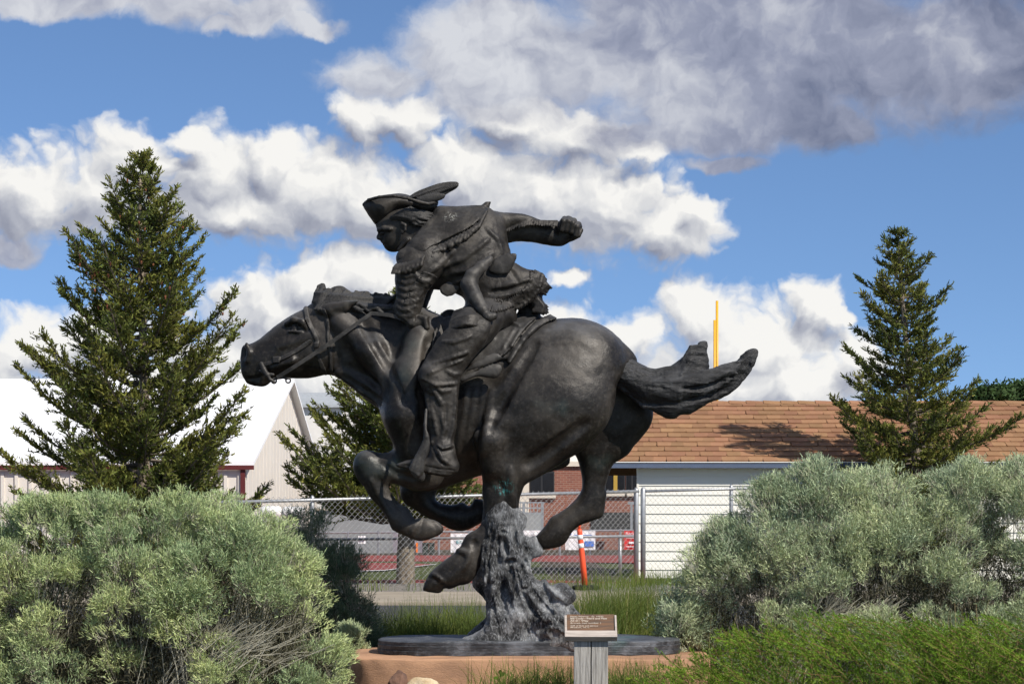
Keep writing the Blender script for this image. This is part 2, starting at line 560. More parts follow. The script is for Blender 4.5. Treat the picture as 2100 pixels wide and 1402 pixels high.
        g = 2.0 * U.max() ** 0.5 * 0.7
        U = np.where(m, U, -np.maximum(sd, 0) * g)
        U = blur(U, 2)
        if hmax:
            U = np.where(U > 0, (hmax / T) ** 2 * np.tanh(U / (hmax / T) ** 2), U)
        H = T * math.sqrt(U.max())
        mid = (lo + hi) / 2
        tilt = abs(lean[0]) * (hi[0] - lo[0]) / 2 + abs(lean[1]) * (hi[1] - lo[1]) / 2
        s = self.sl((lo[0] + 12, lo[1] + 12, yc - H - tilt), (hi[0] - 12, hi[1] - 12, yc + H + tilt), k + 3 * self.h)
        if 0 in [q.stop - q.start for q in s]: return self
        # bilinear sample of U on the clay grid
        fu = np.clip((self.u[s[0]] - au[0]) / h, 0, len(au) - 1.001); fv = np.clip((self.v[s[1]] - av[0]) / h, 0, len(av) - 1.001)
        iu = fu.astype(int); iv = fv.astype(int); du = (fu - iu)[:, None]; dv = (fv - iv)[None, :]
        iu = iu[:, None]; iv = iv[None, :]
        def samp(Z): return Z[iu, iv] * (1 - du) * (1 - dv) + Z[iu + 1, iv] * du * (1 - dv) + Z[iu, iv + 1] * (1 - du) * dv + Z[iu + 1, iv + 1] * du * dv
        Gx, Gy = np.gradient(U, h)
        # outside the sampled square keep falling
        exu = np.maximum(np.maximum(au[0] - self.u[s[0]], self.u[s[0]] - au[-1]), 0)[:, None]
        exv = np.maximum(np.maximum(av[0] - self.v[s[1]], self.v[s[1]] - av[-1]), 0)[None, :]
        Us = samp(U) - g * (exu + exv); G2 = samp(Gx) ** 2 + samp(Gy) ** 2
        gu, gv, gw = self.grid(s)
        y = (gw - (yc + lean[0] * (gu - mid[0]) + lean[1] * (gv - mid[1]))) / T
        num = y * y - Us[:, :, None]
        d = num / np.sqrt(4 * y * y / (T * T) + G2[:, :, None] + g * g * 0.02)
        self.put(s, d, k, op); return self
    def layer(self, base, poly, off, k=2, n=3, wlo=-1e9, whi=1e9, inner=6.0, op='add'):
        """a skin of thickness off on another solid, cut to a traced outline"""
        p = np.array(poly, float)
        p = spline(p, n) if n > 1 else p
        lo = p.min(0); hi = p.max(0)
        s = self.sl((lo[0], lo[1], max(wlo, self.w[0])), (hi[0], hi[1], min(whi, self.w[-1])), 6)
        gu, gv, gw = self.grid(s)
        GU, GV = np.meshgrid(self.u[s[0]], self.v[s[1]], indexing='ij')
        sd = poly_sd(p, GU, GV)[:, :, None]
        b_ = base.F[s]
        d = np.maximum(b_ - off, sd)
        d = np.maximum(d, -(b_ + inner))
        d = np.maximum(d, np.maximum(wlo - gw, gw - whi))
        self.put(s, d, k, op); return self
    def rough(self, amp, su, sv, sw, seed=1, ridge=False, band=10, mask=None):
        """relief: shifts the surface by noise"""
        idx = np.nonzero(np.abs(self.F) < band)
        u = self.u[idx[0]]; v = self.v[idx[1]]; w = self.w[idx[2]]
        nz = vnoise(u / su, v / sv, w / sw, seed) * 0.65 + vnoise(u / su * 2.1 + 7, v / sv * 2.1, w / sw * 2.1, seed + 1) * 0.35
        if ridge: nz = 1 - 2 * np.abs(nz)
        a = amp if mask is None else amp * mask(u, v, w)
        self.F[idx] += (a * nz).astype(np.float32)
        return self
    def mesh(self):
        F = self.F
        ins = F < 0
        n0, n1, n2 = F.shape
        c = ins[:-1, :-1, :-1].astype(np.int8)
        tot = c.copy()
        for (i, j, k) in ((1, 0, 0), (0, 1, 0), (0, 0, 1), (1, 1, 0), (1, 0, 1), (0, 1, 1), (1, 1, 1)):
            tot += ins[i:n0 - 1 + i, j:n1 - 1 + j, k:n2 - 1 + k]
        act = np.nonzero((tot > 0) & (tot < 8))
        N = len(act[0])
        idx = np.full(tot.shape, -1, np.int32); idx[act] = np.arange(N)
        corners = [(0, 0, 0), (1, 0, 0), (0, 1, 0), (1, 1, 0), (0, 0, 1), (1, 0, 1), (0, 1, 1), (1, 1, 1)]
        val = [F[act[0] + a, act[1] + b_, act[2] + c_] for a, b_, c_ in corners]
        acc = np.zeros((N, 3)); cnt = np.zeros(N)
        for i in range(8):
            for j in range(i + 1, 8):
                df = [abs(corners[i][q] - corners[j][q]) for q in range(3)]
                if sum(df) != 1: continue
                x = (val[i] < 0) != (val[j] < 0)
                t = np.where(x, val[i] / np.where(x, val[i] - val[j], 1), 0)
                for q in range(3):
                    acc[:, q] += np.where(x, corners[i][q] + t * (corners[j][q] - corners[i][q]), 0)
                cnt += x
        pos = acc / cnt[:, None] + np.stack(act, 1)
        uvw = self.lo + pos * self.h
        faces = []
        for ax in range(3):
            s0 = [slice(1, -1)] * 3; s0[ax] = slice(0, -1)
            s1 = [slice(1, -1)] * 3; s1[ax] = slice(1, None)
            a = ins[tuple(s0)]; b_ = ins[tuple(s1)]
            e = np.nonzero(a != b_)
            base = [e[0] + (0 if ax == 0 else 1), e[1] + (0 if ax == 1 else 1), e[2] + (0 if ax == 2 else 1)]
            flip = a[e]
            o1, o2 = [(1, 2), (2, 0), (0, 1)][ax]
            def at(d1, d2):
                q = [base[0].copy(), base[1].copy(), base[2].copy()]
                q[o1] -= d1; q[o2] -= d2
                return idx[q[0], q[1], q[2]]
            q = np.stack([at(1, 1), at(0, 1), at(0, 0), at(1, 0)], 1)
            q = np.where(flip[:, None], q, q[:, ::-1])
            faces.append(q)
        Fq = np.concatenate(faces)
        X = np.stack([(uvw[:, 0] - CX) * PXM, uvw[:, 2] * PXM, CAMZ - (uvw[:, 1] - HY) * PXM], 1)
        # v runs down, so the frame is left-handed twice over (u, w, -v): windings keep their sense
        return X, Fq
    def build(self, name, m, parent=None, relax=1):
        X, Fq = self.mesh()
        for _ in range(relax):                 # one light smoothing pass takes the grid out of the skin
            i = np.concatenate([Fq[:, a] for a in (0, 1, 2, 3, 1, 2, 3, 0)]); j = np.concatenate([Fq[:, a] for a in (1, 2, 3, 0, 0, 1, 2, 3)])
            cnt = np.bincount(i, minlength=len(X))
            acc = np.stack([np.bincount(i, weights=X[j, q], minlength=len(X)) for q in range(3)], 1)
            X = X * 0.5 + 0.5 * acc / np.maximum(cnt, 1)[:, None]
        return mesh_np(name, X, Fq, m, parent, smooth=True)

# ------------------------------------------------------------------ bronze
def bronze(name, base, hi, rough=0.42, grain=(1, 1, 1), gscale=30.0, bump=0.35, patina=0.5, pscale=7.0, bdist=0.004, green=0.0, swirl=0.6, dust_toplight=0.30, stains=()):
    m = bpy.data.materials.new(name); m.use_nodes = True
    t = m.node_tree; b = NB(t); bs = t.nodes['Principled BSDF']
    tc = b.n('ShaderNodeTexCoord'); ob = tc.outputs['Object']
    st = b.v('MULTIPLY', ob, grain)
    big = b.noise(ob, pscale, 5, 0.6)
    fine = b.noise(st, gscale, 6, 0.62, dist=swirl)
    f = b.m('ADD', b.m('MULTIPLY', b.ss(big, 0.42, 0.72), patina), b.m('MULTIPLY', b.ss(fine, 0.45, 0.8), patina * (0.75 if swirl < 1 else 1.1)), clamp=True)
    c = b.mix(f, base, hi)
    geo = b.n('ShaderNodeNewGeometry'); nz = b.sep(geo.outputs['Normal'])[2]
    du = b.m('MULTIPLY', b.ss(nz, 0.25, 0.95), b.ss(b.noise(ob, 5.0, 4, 0.6), 0.35, 0.7, 0.35, 1.0))
    c = b.mix(b.m('MULTIPLY', du, dust_toplight), c, (0.17, 0.172, 0.178))  # dust grey that also paints light from above onto upward faces
    for (pt, rad, colr, gs) in stains:
        dd = b.v('LENGTH', b.v('SUBTRACT', ob, pt))
        sn = b.noise(b.v('MULTIPLY', ob, (1, 1, 0.5)), gs, 4, 0.7)
        c = b.mix(b.m('MULTIPLY', b.ss(dd, rad * 0.4, rad, 1, 0), b.ss(sn, 0.52, 0.60)), c, colr)
    if green:
        gn = b.noise(ob, 2.3, 3, 0.5); c = b.mix(b.m('MULTIPLY', b.ss(gn, 0.62, 0.75), green), c, (0.10, 0.20, 0.19))
    t.links.new(c, bs.inputs['Base Color'])
    bs.inputs['Metallic'].default_value = 0.2
    bs.inputs['Specular IOR Level'].default_value = 0.35
    t.links.new(b.lin(f, 0, 1, rough - 0.04, rough + 0.2), bs.inputs['Roughness'])
    bn = b.n('ShaderNodeBump'); bn.inputs['Strength'].default_value = bump; bn.inputs['Distance'].default_value = bdist
    h = b.m('ADD', b.noise(st, gscale * 1.2, 5, 0.65, dist=swirl + 0.2), b.m('MULTIPLY', b.noise(ob, gscale * 5, 3, 0.6), 0.35))
    b.put(bn.inputs['Height'], h)
    t.links.new(bn.outputs[0], bs.inputs['Normal'])
    return m
M_HORSE = bronze('bronze_hide', (0.0125, 0.0104, 0.0086), (0.080, 0.070, 0.059), 0.42, (1, 1, 1), 48, 0.40, 0.62, 3.2, dust_toplight=0.55, green=0.10, stains=[((-0.048, -0.26, 0.985), 0.07, (0.06, 0.22, 0.21), 60)])
M_HAIR = bronze('bronze_hair', (0.013, 0.012, 0.011), (0.085, 0.081, 0.077), 0.55, (6, 6, 1.2), 22, 0.6, 0.5, bdist=0.006)
M_TAIL = bronze('bronze_tail', (0.013, 0.013, 0.0135), (0.085, 0.086, 0.09), 0.55, (1.1, 5, 5), 24, 0.7, 0.55, bdist=0.007)
M_CLOTH = bronze('bronze_cloth', (0.0165, 0.0142, 0.0120), (0.090, 0.080, 0.068), 0.54, (1, 1, 1), 18, 0.55, 0.45, bdist=0.006, stains=[((-0.355, -0.15, 2.54), 0.055, (0.24, 0.24, 0.215), 110)])
M_LEATHER = bronze('bronze_leather', (0.020, 0.018, 0.016), (0.12, 0.112, 0.103), 0.54, (1, 1, 1), 30, 0.4, 0.5)
M_FACE = bronze('bronze_face', (0.026, 0.023, 0.021), (0.060, 0.056, 0.052), 0.52, (1, 1, 1), 24, 0.2, 0.35)
M_STUMP = bronze('bronze_stump', (0.020, 0.0203, 0.021), (0.44, 0.45, 0.46), 0.55, (2.8, 2.8, 0.9), 15, 1.0, 0.80, 6, 0.014, green=0.1, swirl=3.2)
M_PLATE = bronze('bronze_plate', (0.030, 0.033, 0.038), (0.21, 0.225, 0.25), 0.50, (1.0, 3, 4), 16, 0.8, 0.6, 8, 0.006, green=0.35)

statue = empty('horse_and_rider_statue', (0.05, 0, 0.05), 'large dark bronze statue of a rider on a galloping horse', 'statue')

def build_statue():
    rnd = random.Random(5)
    # ================================================= horse
    H = Clay((478, 560, -150), (1400, 1230, 150), 3.0)
    trunk = [(850, 640), (905, 652), (960, 664), (1020, 668), (1094, 658), (1143, 656), (1180, 655), (1210, 662), (1243, 677), (1280, 705), (1306, 734), (1300, 754), (1262, 778), (1238, 830), (1195, 890),
             (1150, 935), (1090, 965), (1030, 968), (985, 974), (940, 990), (900, 1003), (860, 1008), (830, 998), (814, 955), (806, 890), (797, 862), (790, 830), (800, 740), (820, 680)]
    H.panel(trunk, 0.66, 0, k=0)
    # loins and croup are broad
    H.ell((1180, 745, -46), (92, 80, 58), 44); H.ell((1180, 745, 46), (92, 80, 58), 44)
    neck = [(655, 622), (700, 612), (760, 612), (810, 622), (870, 640), (930, 690), (930, 800), (880, 860), (820, 872), (797, 860), (786, 845), (748, 817), (716, 791), (697, 775), (681, 764), (668, 730), (650, 680)]
    H.panel(neck, 0.56, 0, k=34)
    head = [(498, 708), (513, 705), (534, 694), (556, 676), (577, 660), (598, 647), (610, 640), (622, 635), (634, 626), (648, 618), (668, 614), (694, 628), (708, 665), (704, 720), (692, 755), (679, 766), (662, 768), (641, 774),
            (620, 776), (590, 775), (570, 777), (557, 781), (549, 789), (536, 793), (521, 791), (506, 787), (503, 780), (497, 770), (493.5, 752), (493, 731)]
    H.panel(head, 0.60, 0, k=14)
    for sg in (-1, 1):
        H.ell((658, 712, sg * 22), (42, 48, 17), 12)                       # cheek
        H.cone((572, 712, sg * 27), (640, 690, sg * 33), 5, 8, 10)         # facial crest
        H.chain([(588, 664, sg * 25, 6), (603, 656, sg * 33, 7), (620, 660, sg * 36, 7), (628, 672, sg * 35, 5)], 6)   # brow
        H.ell((603, 673, sg * 37), (13, 10, 11), 4, 'carve')
        H.ell((605, 672, sg * 28), (8.5, 7, 7), 1)                        # eye
        H.cone((592, 679, sg * 33), (618, 681, sg * 36), 2.6, 2.6, 5)
        H.ell((500, 722, sg * 16), (5.5, 13, 9), 4, 'carve')               # nostril
        H.chain([(506, 707, sg * 15, 4.5), (512, 722, sg * 19, 4.5), (507, 740, sg * 18, 4)], 5)
        H.cone((560, 752, sg * 24), (600, 740, sg * 32), 5, 7, 12)
        H.chain([(560, 730, sg * 28, 2), (575, 712, sg * 30, 2.2), (580, 695, sg * 30, 1.5)], 5)             # vein
        # jaw to neck furrow, neck muscles
        H.chain([(672, 650, sg * 40, 4), (690, 700, sg * 40, 5), (690, 750, sg * 30, 4)], 8, 'carve')
        H.chain([(700, 660, sg * 34, 16), (760, 720, sg * 48, 22), (810, 800, sg * 62, 24)], 22)
        H.chain([(696, 765, sg * 22, 8), (750, 795, sg * 34, 14), (800, 830, sg * 52, 18)], 16)
        H.chain([(716, 752, sg * 43, 4), (770, 785, sg * 58, 5), (806, 830, sg * 76, 5)], 10, 'carve')
        # shoulder
        H.chain([(862, 690, sg * 62, 26), (845, 780, sg * 84, 38), (836, 850, sg * 86, 44), (850, 920, sg * 74, 40)], 26)
        H.ell((815, 838, sg * 52), (30, 44, 42), 22)
        H.chain([(880, 700, sg * 90, 5), (866, 800, sg * 122, 6), (880, 880, sg * 122, 6)], 12, 'carve')
        # ear, laid back
        H.chain([(656, 634, sg * 26, 10), (680, 634, sg * 36, 13), (708, 627, sg * 44, 10), (736, 616, sg * 50, 2.2)], 5, ys=0.7)
        H.chain([(682, 640, sg * 47, 4), (704, 635, sg * 53, 5), (726, 624, sg * 56, 2)], 2, 'carve')
    H.on([(496, 772, 2.6), (508, 777, 3), (524, 776, 3), (548, 767, 2.4)], 2.0, 'carve', 0.45)   # mouth
    H.on([(505, 784, 3), (522, 787, 4), (538, 784, 3)], 4, 'add', 0.2)
    # near foreleg (tucked), far foreleg
    H.panel([(880, 905), (835, 918), (810, 923), (786, 929), (761, 927), (740, 931), (729, 947), (726, 966), (734, 984), (746, 997), (761, 1021), (780, 1043), (795, 1064), (804, 1085), (823, 1095), (847, 1105.5), (867, 1109), (896, 1099),
             (908, 1091), (909, 1079), (896, 1067), (869, 1061), (859, 1061), (850, 1067), (846, 1056), (835, 1040), (817, 1030), (804, 1012), (797, 1000), (806, 990), (850, 1004), (900, 995), (915, 950)], 0.72, -64, k=16)
    H.chain([(752, 950, -66, 26), (762, 968, -66, 24)], 10)
    H.on([(762, 985, 4), (785, 1030, 4), (806, 1064, 5)], 7, 'add', 0.2)           # tendon
    H.on([(775, 980, 4), (800, 1006, 3.4), (824, 1044, 3)], 5, 'carve', 0.1)
    H.on([(786, 952, 3), (815, 972, 4), (850, 982, 3)], 8, 'carve', 0.1)
    H.on([(868, 1064, 2.6), (862, 1082, 2.8), (852, 1100, 2.2)], 2.5, 'carve', 0.35)   # coronet
    H.on([(858, 1066, 3), (850, 1080, 3.6), (842, 1096, 3)], 4, 'add', 0.3)
    H.on([(884, 1068, 2.2), (896, 1082, 2.4), (894, 1096, 1.6)], 2.5, 'carve', 0.3)
    H.panel([(900, 985), (860, 985), (830, 992), (826, 1009), (829, 1027), (847, 1042), (872, 1058), (896, 1070), (921, 1083), (942, 1088), (961, 1085), (985, 1073), (1008, 1058), (1006, 1034), (996, 1027), (974, 1021), (967, 1033), (961, 1039), (949, 1029),
             (927, 1036), (899, 1030), (892, 1016)], 0.8, 56, k=12)
    H.chain([(850, 940, 60, 44), (850, 1000, 58, 28)], 18)
    # near hind
    H.panel([(1090, 690), (1180, 682), (1243, 728), (1259, 768), (1260, 803), (1254, 831), (1237, 863), (1208, 894), (1188, 917), (1150, 943), (1123, 960), (1094, 977), (1060, 980), (1010, 960), (990, 935), (990, 900), (998, 875), (1014, 846), (1036, 780)], 0.50, -66, k=16)
    H.panel([(1005, 860), (992, 890), (988, 906), (987, 948), (990, 991), (988, 1003), (993, 1048), (1000, 1075), (1060, 1075), (1064, 1036), (1067, 1017), (1077, 992), (1096, 977), (1124, 960), (1150, 930), (1120, 870)], 0.62, -66, k=22)
    H.chain([(1018, 870, -98, 20), (1005, 905, -96, 24), (1012, 960, -86, 20)], 18)                     # stifle
    H.ell((1130, 830, -72), (112, 96, 56), 40)
    H.on([(1096, 706, 5), (1050, 780, 7), (1018, 846, 5), (1002, 872, 4)], 14, 'carve', 0.1)            # flank
    H.on([(1200, 870, 5), (1140, 915, 7), (1084, 952, 5)], 16, 'carve', 0.1)
    H.on([(1020, 985, 4), (1034, 1010, 4), (1036, 1040, 3)], 6, 'carve', 0.2); H.on([(1046, 960, 5), (1050, 1000, 5), (1052, 1040, 4)], 8, 'add', 0.2)
    H.panel([(1000, 1040), (986, 1076), (967, 1090), (955, 1098), (948, 1112), (937, 1131), (909, 1150), (884, 1171), (876, 1183), (865, 1208), (868, 1212), (903, 1215), (910, 1204), (924, 1207), (943, 1199), (966, 1193), (985, 1160), (1000, 1125), (1045, 1095), (1056, 1045)], 0.62, -66, k=10, n=3)
    H.on([(877, 1182, 2.6), (892, 1187, 2.8), (907, 1199, 2.2)], 2.5, 'carve', 0.35)
    H.on([(881, 1174, 3), (896, 1180, 3.6), (912, 1192, 3)], 4, 'add', 0.35)
    H.on([(940, 1128, 5), (962, 1134, 6), (960, 1150, 5), (948, 1170, 3)], 4, 'add', 0.4)
    H.on([(948, 1142, 2.5), (934, 1160, 3), (920, 1176, 2)], 5, 'carve', 0.2)
    H.ell((972, 1113, -88), (10, 12, 12), 4, 'carve')
    # far hind
    H.panel([(1180, 700), (1300, 735), (1334, 800), (1339, 843), (1336, 866), (1322, 890), (1293, 921), (1258, 947), (1230, 960), (1190, 940), (1150, 900), (1110, 840)], 0.50, 62, k=16)
    H.panel([(1280, 880), (1293, 921), (1266, 943), (1257, 948), (1246, 981), (1240, 1009), (1238, 1039), (1234, 1055), (1215, 1067), (1191, 1076), (1172, 1092), (1160, 1113), (1142, 1122), (1108, 1127), (1091, 1113), (1102, 1095), (1120, 1076), (1129, 1061), (1145, 1052),
             (1172, 1033), (1191, 1009), (1194, 981), (1189, 957), (1186, 930), (1190, 880)], 0.72, 62, k=12)
    H.chain([(1236, 1010, 62, 8), (1226, 1050, 62, 12)], 8)
    H.panel([(1165, 920), (1169, 938), (1167, 952), (1150, 961), (1108, 971), (1060, 974), (1070, 940)], 0.6, 0, k=14)
    # ribs and belly folds behind the rider's leg
    for q in range(4):
        x = 952 + q * 17
        H.on([(x + 6, 800, 2), (x - 2, 860, 3.5), (x - 14, 930, 2)], 12, 'add', -0.1)
    for c0 in ([(735, 640, 3), (760, 690, 4), (800, 760, 4), (830, 830, 3)], [(700, 770, 3), (745, 800, 4), (792, 835, 3)]):
        H.on(c0, 12, 'carve', 0.0)
    for q in range(0):
        H.on([(722 + q * 8, 640 + q * 3, 2), (730 + q * 9, 655 + q * 4, 2.5), (742 + q * 9, 668 + q * 5, 1.5)], 8, 'add', -0.1)
    body_only = H.copy()
    H.rough(1.1, 26, 26, 26, 3); H.rough(0.5, 8, 8, 8, 9)
    horse = H.build('horse_body', M_HORSE, statue)
    tag(horse, 'bronze horse in full gallop with its forelegs tucked')

    # ------------------------------------------------ mane and forelock
    Mn = Clay((630, 570, -60), (880, 690, 60), 1.6)
    Mn.panel([(640, 626), (643, 609), (648, 592), (657, 581), (667, 582), (668, 591), (674, 594), (684, 588), (701, 586), (711, 592), (722, 599), (737, 597), (757, 597), (760, 603), (782, 601), (798, 609), (815, 616), (850, 634), (866, 660), (820, 640), (770, 628), (720, 628), (680, 630)], 0.42, -4, k=0)
    def strand(C, pts, r, k=2.5):
        C.chain([(p[0], p[1], p[2], r * (1 - 0.65 * i / (len(pts) - 1))) for i, p in enumerate(pts)], k)
    for i in range(11):                                  # forelock: upright locks curling back
        a = i / 10
        x = 645 + a * 26; top = 584 + 14 * a + (8 if i % 3 == 1 else 0)
        w = -8 - 9 * math.sin(a * 3.1)
        Mn.chain([(x + 3 - a * 6, 634, w - 12, 3.6), (x - 1, 618, w - 9, 4.2), (x + 2 + a * 3, 602, w - 5, 3.6), (x + 8 + a * 5, top + 3, w * 0.6, 2.4), (x + 13 + a * 6, top, w * .5, 1.2)], 2.2)
    for i in range(20):                                  # locks sweeping up and back off the crest
        a = i / 19
        x = 668 + a * 128; top = 590 + 12 * a + (7 if i % 3 == 0 else -1 if i % 3 == 1 else 3)
        w = -18 - 7 * math.sin(a * 5)
        Mn.chain([(x - 22, 634 + 6 * a, w - 14, 3.2), (x - 10, 622 + 7 * a, w - 9, 4.4), (x + 3, 607 + 8 * a, w - 3, 4.2), (x + 15, top + 5, -9, 3.2), (x + 22, top + 6, -8, 2.0)], 2.6)
    for i in range(15):                                  # loose hair lying back over the neck
        a = i / 14
        x = 690 + a * 110; y = 618 + 10 * a
        Mn.chain([(x, y, -26 - 6 * a, 3.4), (x + 16, y + 6 + 3 * math.sin(i * 2), -36 - 6 * a, 4.2), (x + 34, y + 10 + 6 * math.sin(i * 2), -42 - 8 * a, 3.6), (x + 54, y + 18 + 9 * math.sin(i * 1.3), -46 - 10 * a, 1.4)], 2.4)
    Mn.rough(0.6, 9, 4, 6, 21)
    mane = Mn.build('mane', M_HAIR, horse, relax=0); tag(mane, 'wind-blown bronze mane and forelock')

    # ------------------------------------------------ tail
    T = Clay((1230, 680, -70), (1575, 880, 60), 2.2)
    tail = [(1246, 728), (1264, 722), (1283, 728), (1300, 738), (1316, 746), (1335, 755), (1364, 756), (1385, 745), (1408, 728), (1427, 711), (1435, 701), (1448, 699), (1451, 706), (1448, 718), (1452, 736), (1450, 753), (1453, 766), (1466, 765), (1479, 757), (1497, 751), (1512, 738), (1528, 720), (1545, 713), (1556, 719),
            (1552, 734), (1541, 761), (1528, 776), (1508, 799), (1479, 817), (1456, 825), (1435, 838), (1420, 846), (1414, 850), (1397, 850), (1383, 859), (1367, 857), (1352, 850), (1335, 840), (1308, 823), (1283, 796), (1264, 775)]
    T.panel(tail, 0.55, -16, k=0, lean=(-0.03, 0)); T.panel([(1340, 770), (1366, 757), (1386, 745), (1409, 727), (1427, 711), (1436, 701), (1448, 699), (1451, 708), (1449, 722), (1453, 740), (1450, 770), (1400, 800)], 0.5, -16, k=4)
    lanes = []
    for i in range(64):
        a = i / 63 + rnd.uniform(-0.01, 0.01)
        s0 = (1256 + 30 * (1 - a), 738 + 46 * a)
        mid1 = (1320 + 16 * (1 - a), 762 + 66 * a); mid2 = (1395, 764 + 72 * a)
        end = (1440 + 4 * a, 706 + 30 * a / 0.22) if a < 0.22 else (1478 + 62 * (1 - (a - 0.22) / 0.78) + rnd.uniform(-18, 8), 736 + 78 * (a - 0.22) / 0.78)
        if a < 0.22: mid2 = (1394 + 10 * a, 748 + 90 * a)
        lanes.append((s0, mid1, mid2, end, a))
    for (s0, m1, m2, e, a) in lanes:
        bulge = 30 * math.sin(PI * min(max(a, 0.06), 0.94))
        j = lambda q: rnd.uniform(-q, q)
        T.chain([(s0[0] + j(3), s0[1] + j(3), -18 - bulge * 0.75, 3.2), (m1[0], m1[1] + j(4), -18 - bulge * 0.98, 4.2), (m2[0], m2[1] + j(4), -20 - bulge * 0.95 + j(2), 3.8), (e[0] - 24, e[1] + j(2) + (4 if a < .22 else 8), -20 - bulge * 0.62, 3.0), (e[0], e[1], -20 - bulge * 0.3, 1.4)], 2.0)
    for i in range(16):                                     # deep partings between the locks
        a = (i + 0.5) / 16
        yb = 742 + 44 * a; ym = 768 + 62 * a
        if a < 0.25: c0 = [(1286 - 20 * a, yb, 2), (1330, ym, 3.4), (1390, 752 + 70 * a, 3.2), (1425, 722 + 80 * a, 2.6), (1442, 706 + 80 * a, 1.5)]
        else: c0 = [(1286 - 24 * a, yb, 2), (1330, ym, 3.4), (1395, 768 + 66 * a, 3.6), (1455, 772 + 48 * a - 8 * math.sin(i), 3.2), (1505, 746 + 50 * a, 2.4), (1538, 722 + 34 * a, 1.5)]
        T.on(c0 if a >= 0.25 else [(p[0], p[1], p[2] * 0.6) for p in c0], 2.5, 'carve', 0.35)
    T.rough(1.5, 60, 6, 9, 31); T.rough(1.0, 20, 4, 5, 35)
    tl = T.build('tail', M_TAIL, horse, relax=0); tag(tl, 'bronze horse tail streaming back in two locks')

    # ------------------------------------------------ bridle, bit, rein
    B = Clay((540, 600, -80), (720, 800, 80), 1.7)
    def strap(pts, wd):
        L = []; R_ = []
        for i, p in enumerate(pts):
            a = pts[max(i - 1, 0)]; c = pts[min(i + 1, len(pts) - 1)]
            dx, dy = c[0] - a[0], c[1] - a[1]; n = math.hypot(dx, dy)
            L.append((p[0] - dy / n * wd / 2, p[1] + dx / n * wd / 2)); R_.append((p[0] + dy / n * wd / 2, p[1] - dx / n * wd / 2))
        return L + R_[::-1]
    head_f = Clay((540, 600, -80), (720, 800, 80), 1.7)
    # resample the horse field on the finer grid
    def resample(src, dst):
        ii = [np.clip((ax - src.lo[q]) / src.h, 0, src.n[q] - 1.001) for q, ax in enumerate((dst.u, dst.v, dst.w))]
        i0 = [x.astype(int) for x in ii]; fr = [(x - y).astype(np.float32) for x, y in zip(ii, i0)]
        F = src.F
        out = 0
        for a in (0, 1):
            for b_ in (0, 1):
                for c in (0, 1):
                    wt = (fr[0] if a else 1 - fr[0])[:, None, None] * (fr[1] if b_ else 1 - fr[1])[None, :, None] * (fr[2] if c else 1 - fr[2])[None, None, :]
                    out = out + wt * F[np.ix_(i0[0] + a, i0[1] + b_, i0[2] + c)]
        dst.F = out.astype(np.float32)
    resample(body_only, head_f)
    for pts, wd in (([(627, 630), (632, 650), (641, 672), (650, 690), (655, 706), (653, 724), (660, 745), (668, 766)], 9.0),      # cheek piece and throat latch
                    ([(536, 752), (560, 746), (585, 736), (612, 722), (640, 704)], 8.5),                               # nose band
                    ([(668, 640), (676, 670), (676, 700), (682, 735), (681, 764)], 6.5)):
        B.layer(head_f, strap(pts, wd), 3.2, k=1.0, n=3, inner=4)
    for c0 in ((570, 741, 15, 14), (653, 712, 11, 11)):                                                     # buckles
        x, y, a, h_ = c0
        B.layer(head_f, [(x - a / 2, y - h_ / 2), (x + a / 2, y - h_ / 2 - 1), (x + a / 2, y + h_ / 2 - 1), (x - a / 2, y + h_ / 2)], 5.5, k=0.8, n=1, inner=2)
    bridle = B.build('bridle', M_LEATHER, horse, relax=1); tag(bridle, 'strap bridle with square buckles')
    for sg in (-1, 1):
        Bt = Clay((515, 725, -60), (620, 800, 60), 1.4)
        w = sg * 33
        Bt.chain([(536, 746, sg * 27, 5), (541, 757, sg * 30, 5.5), (548, 768, w, 4.5), (554, 778, w, 3.2), (561, 782, w, 3)], 2)
        Bt.chain([(533, 760, sg * 28, 3), (545, 766, w, 3), (560, 768, w, 3.4)], 2)
        for (cx, cy) in ((562, 781), (591, 780)):
            ring = [(cx + 5 * math.cos(q), cy + 5 * math.sin(q), w, 1.7) for q in np.linspace(0, 2 * PI, 11)]
            Bt.chain(ring, 0.6)
        Bt.chain([(562, 776, w, 2.2), (578, 774, w, 2.2), (591, 776, w, 2.2)], 1)
        bit = Bt.build('bit_cheek', M_LEATHER, horse); tag(bit, 'curb bit with small rings')
    def ribbon(name, pts, wd, th, parent, label):
        """flat strap along pts (u,v,w), width in the view plane"""
        V = []; F = []
        pts = [np.array(p, float) for p in pts]
        for i, p in enumerate(pts):
            a = pts[max(i - 1, 0)]; c = pts[min(i + 1, len(pts) - 1)]
            d = (c - a); n = math.hypot(d[0], d[1]); nx, ny = -d[1] / n, d[0] / n
            for (s1, s2) in ((-1, -1), (1, -1), (1, 1), (-1, 1)):
                q = (p[0] + nx * wd / 2 * s1, p[1] + ny * wd / 2 * s1, p[2] + s2 * th / 2)
                f = 1 + q[2] * PXM / CAMD
                V.append(((q[0] - CX) * PXM * f, q[2] * PXM, CAMZ - (q[1] - HY) * PXM * f))
        for i in range(len(pts) - 1):
            for k in range(4): F.append((4 * i + k, 4 * i + (k + 1) % 4, 4 * i + 4 + (k + 1) % 4, 4 * i + 4 + k))
        F += [(3, 2, 1, 0), tuple(4 * (len(pts) - 1) + k for k in range(4))]
        mb = MB().add(V, F); o = mb.build(name, M_LEATHER, parent); tag(o, label); return o
    ribbon('rein', [(568, 774, -38), (600, 754, -46), (640, 728, -54), (690, 694, -60), (730, 665, -62), (762, 642, -64), (800, 646, -70), (836, 656, -74)], 8, 2.5, horse, 'rein running from the bit to the hand')

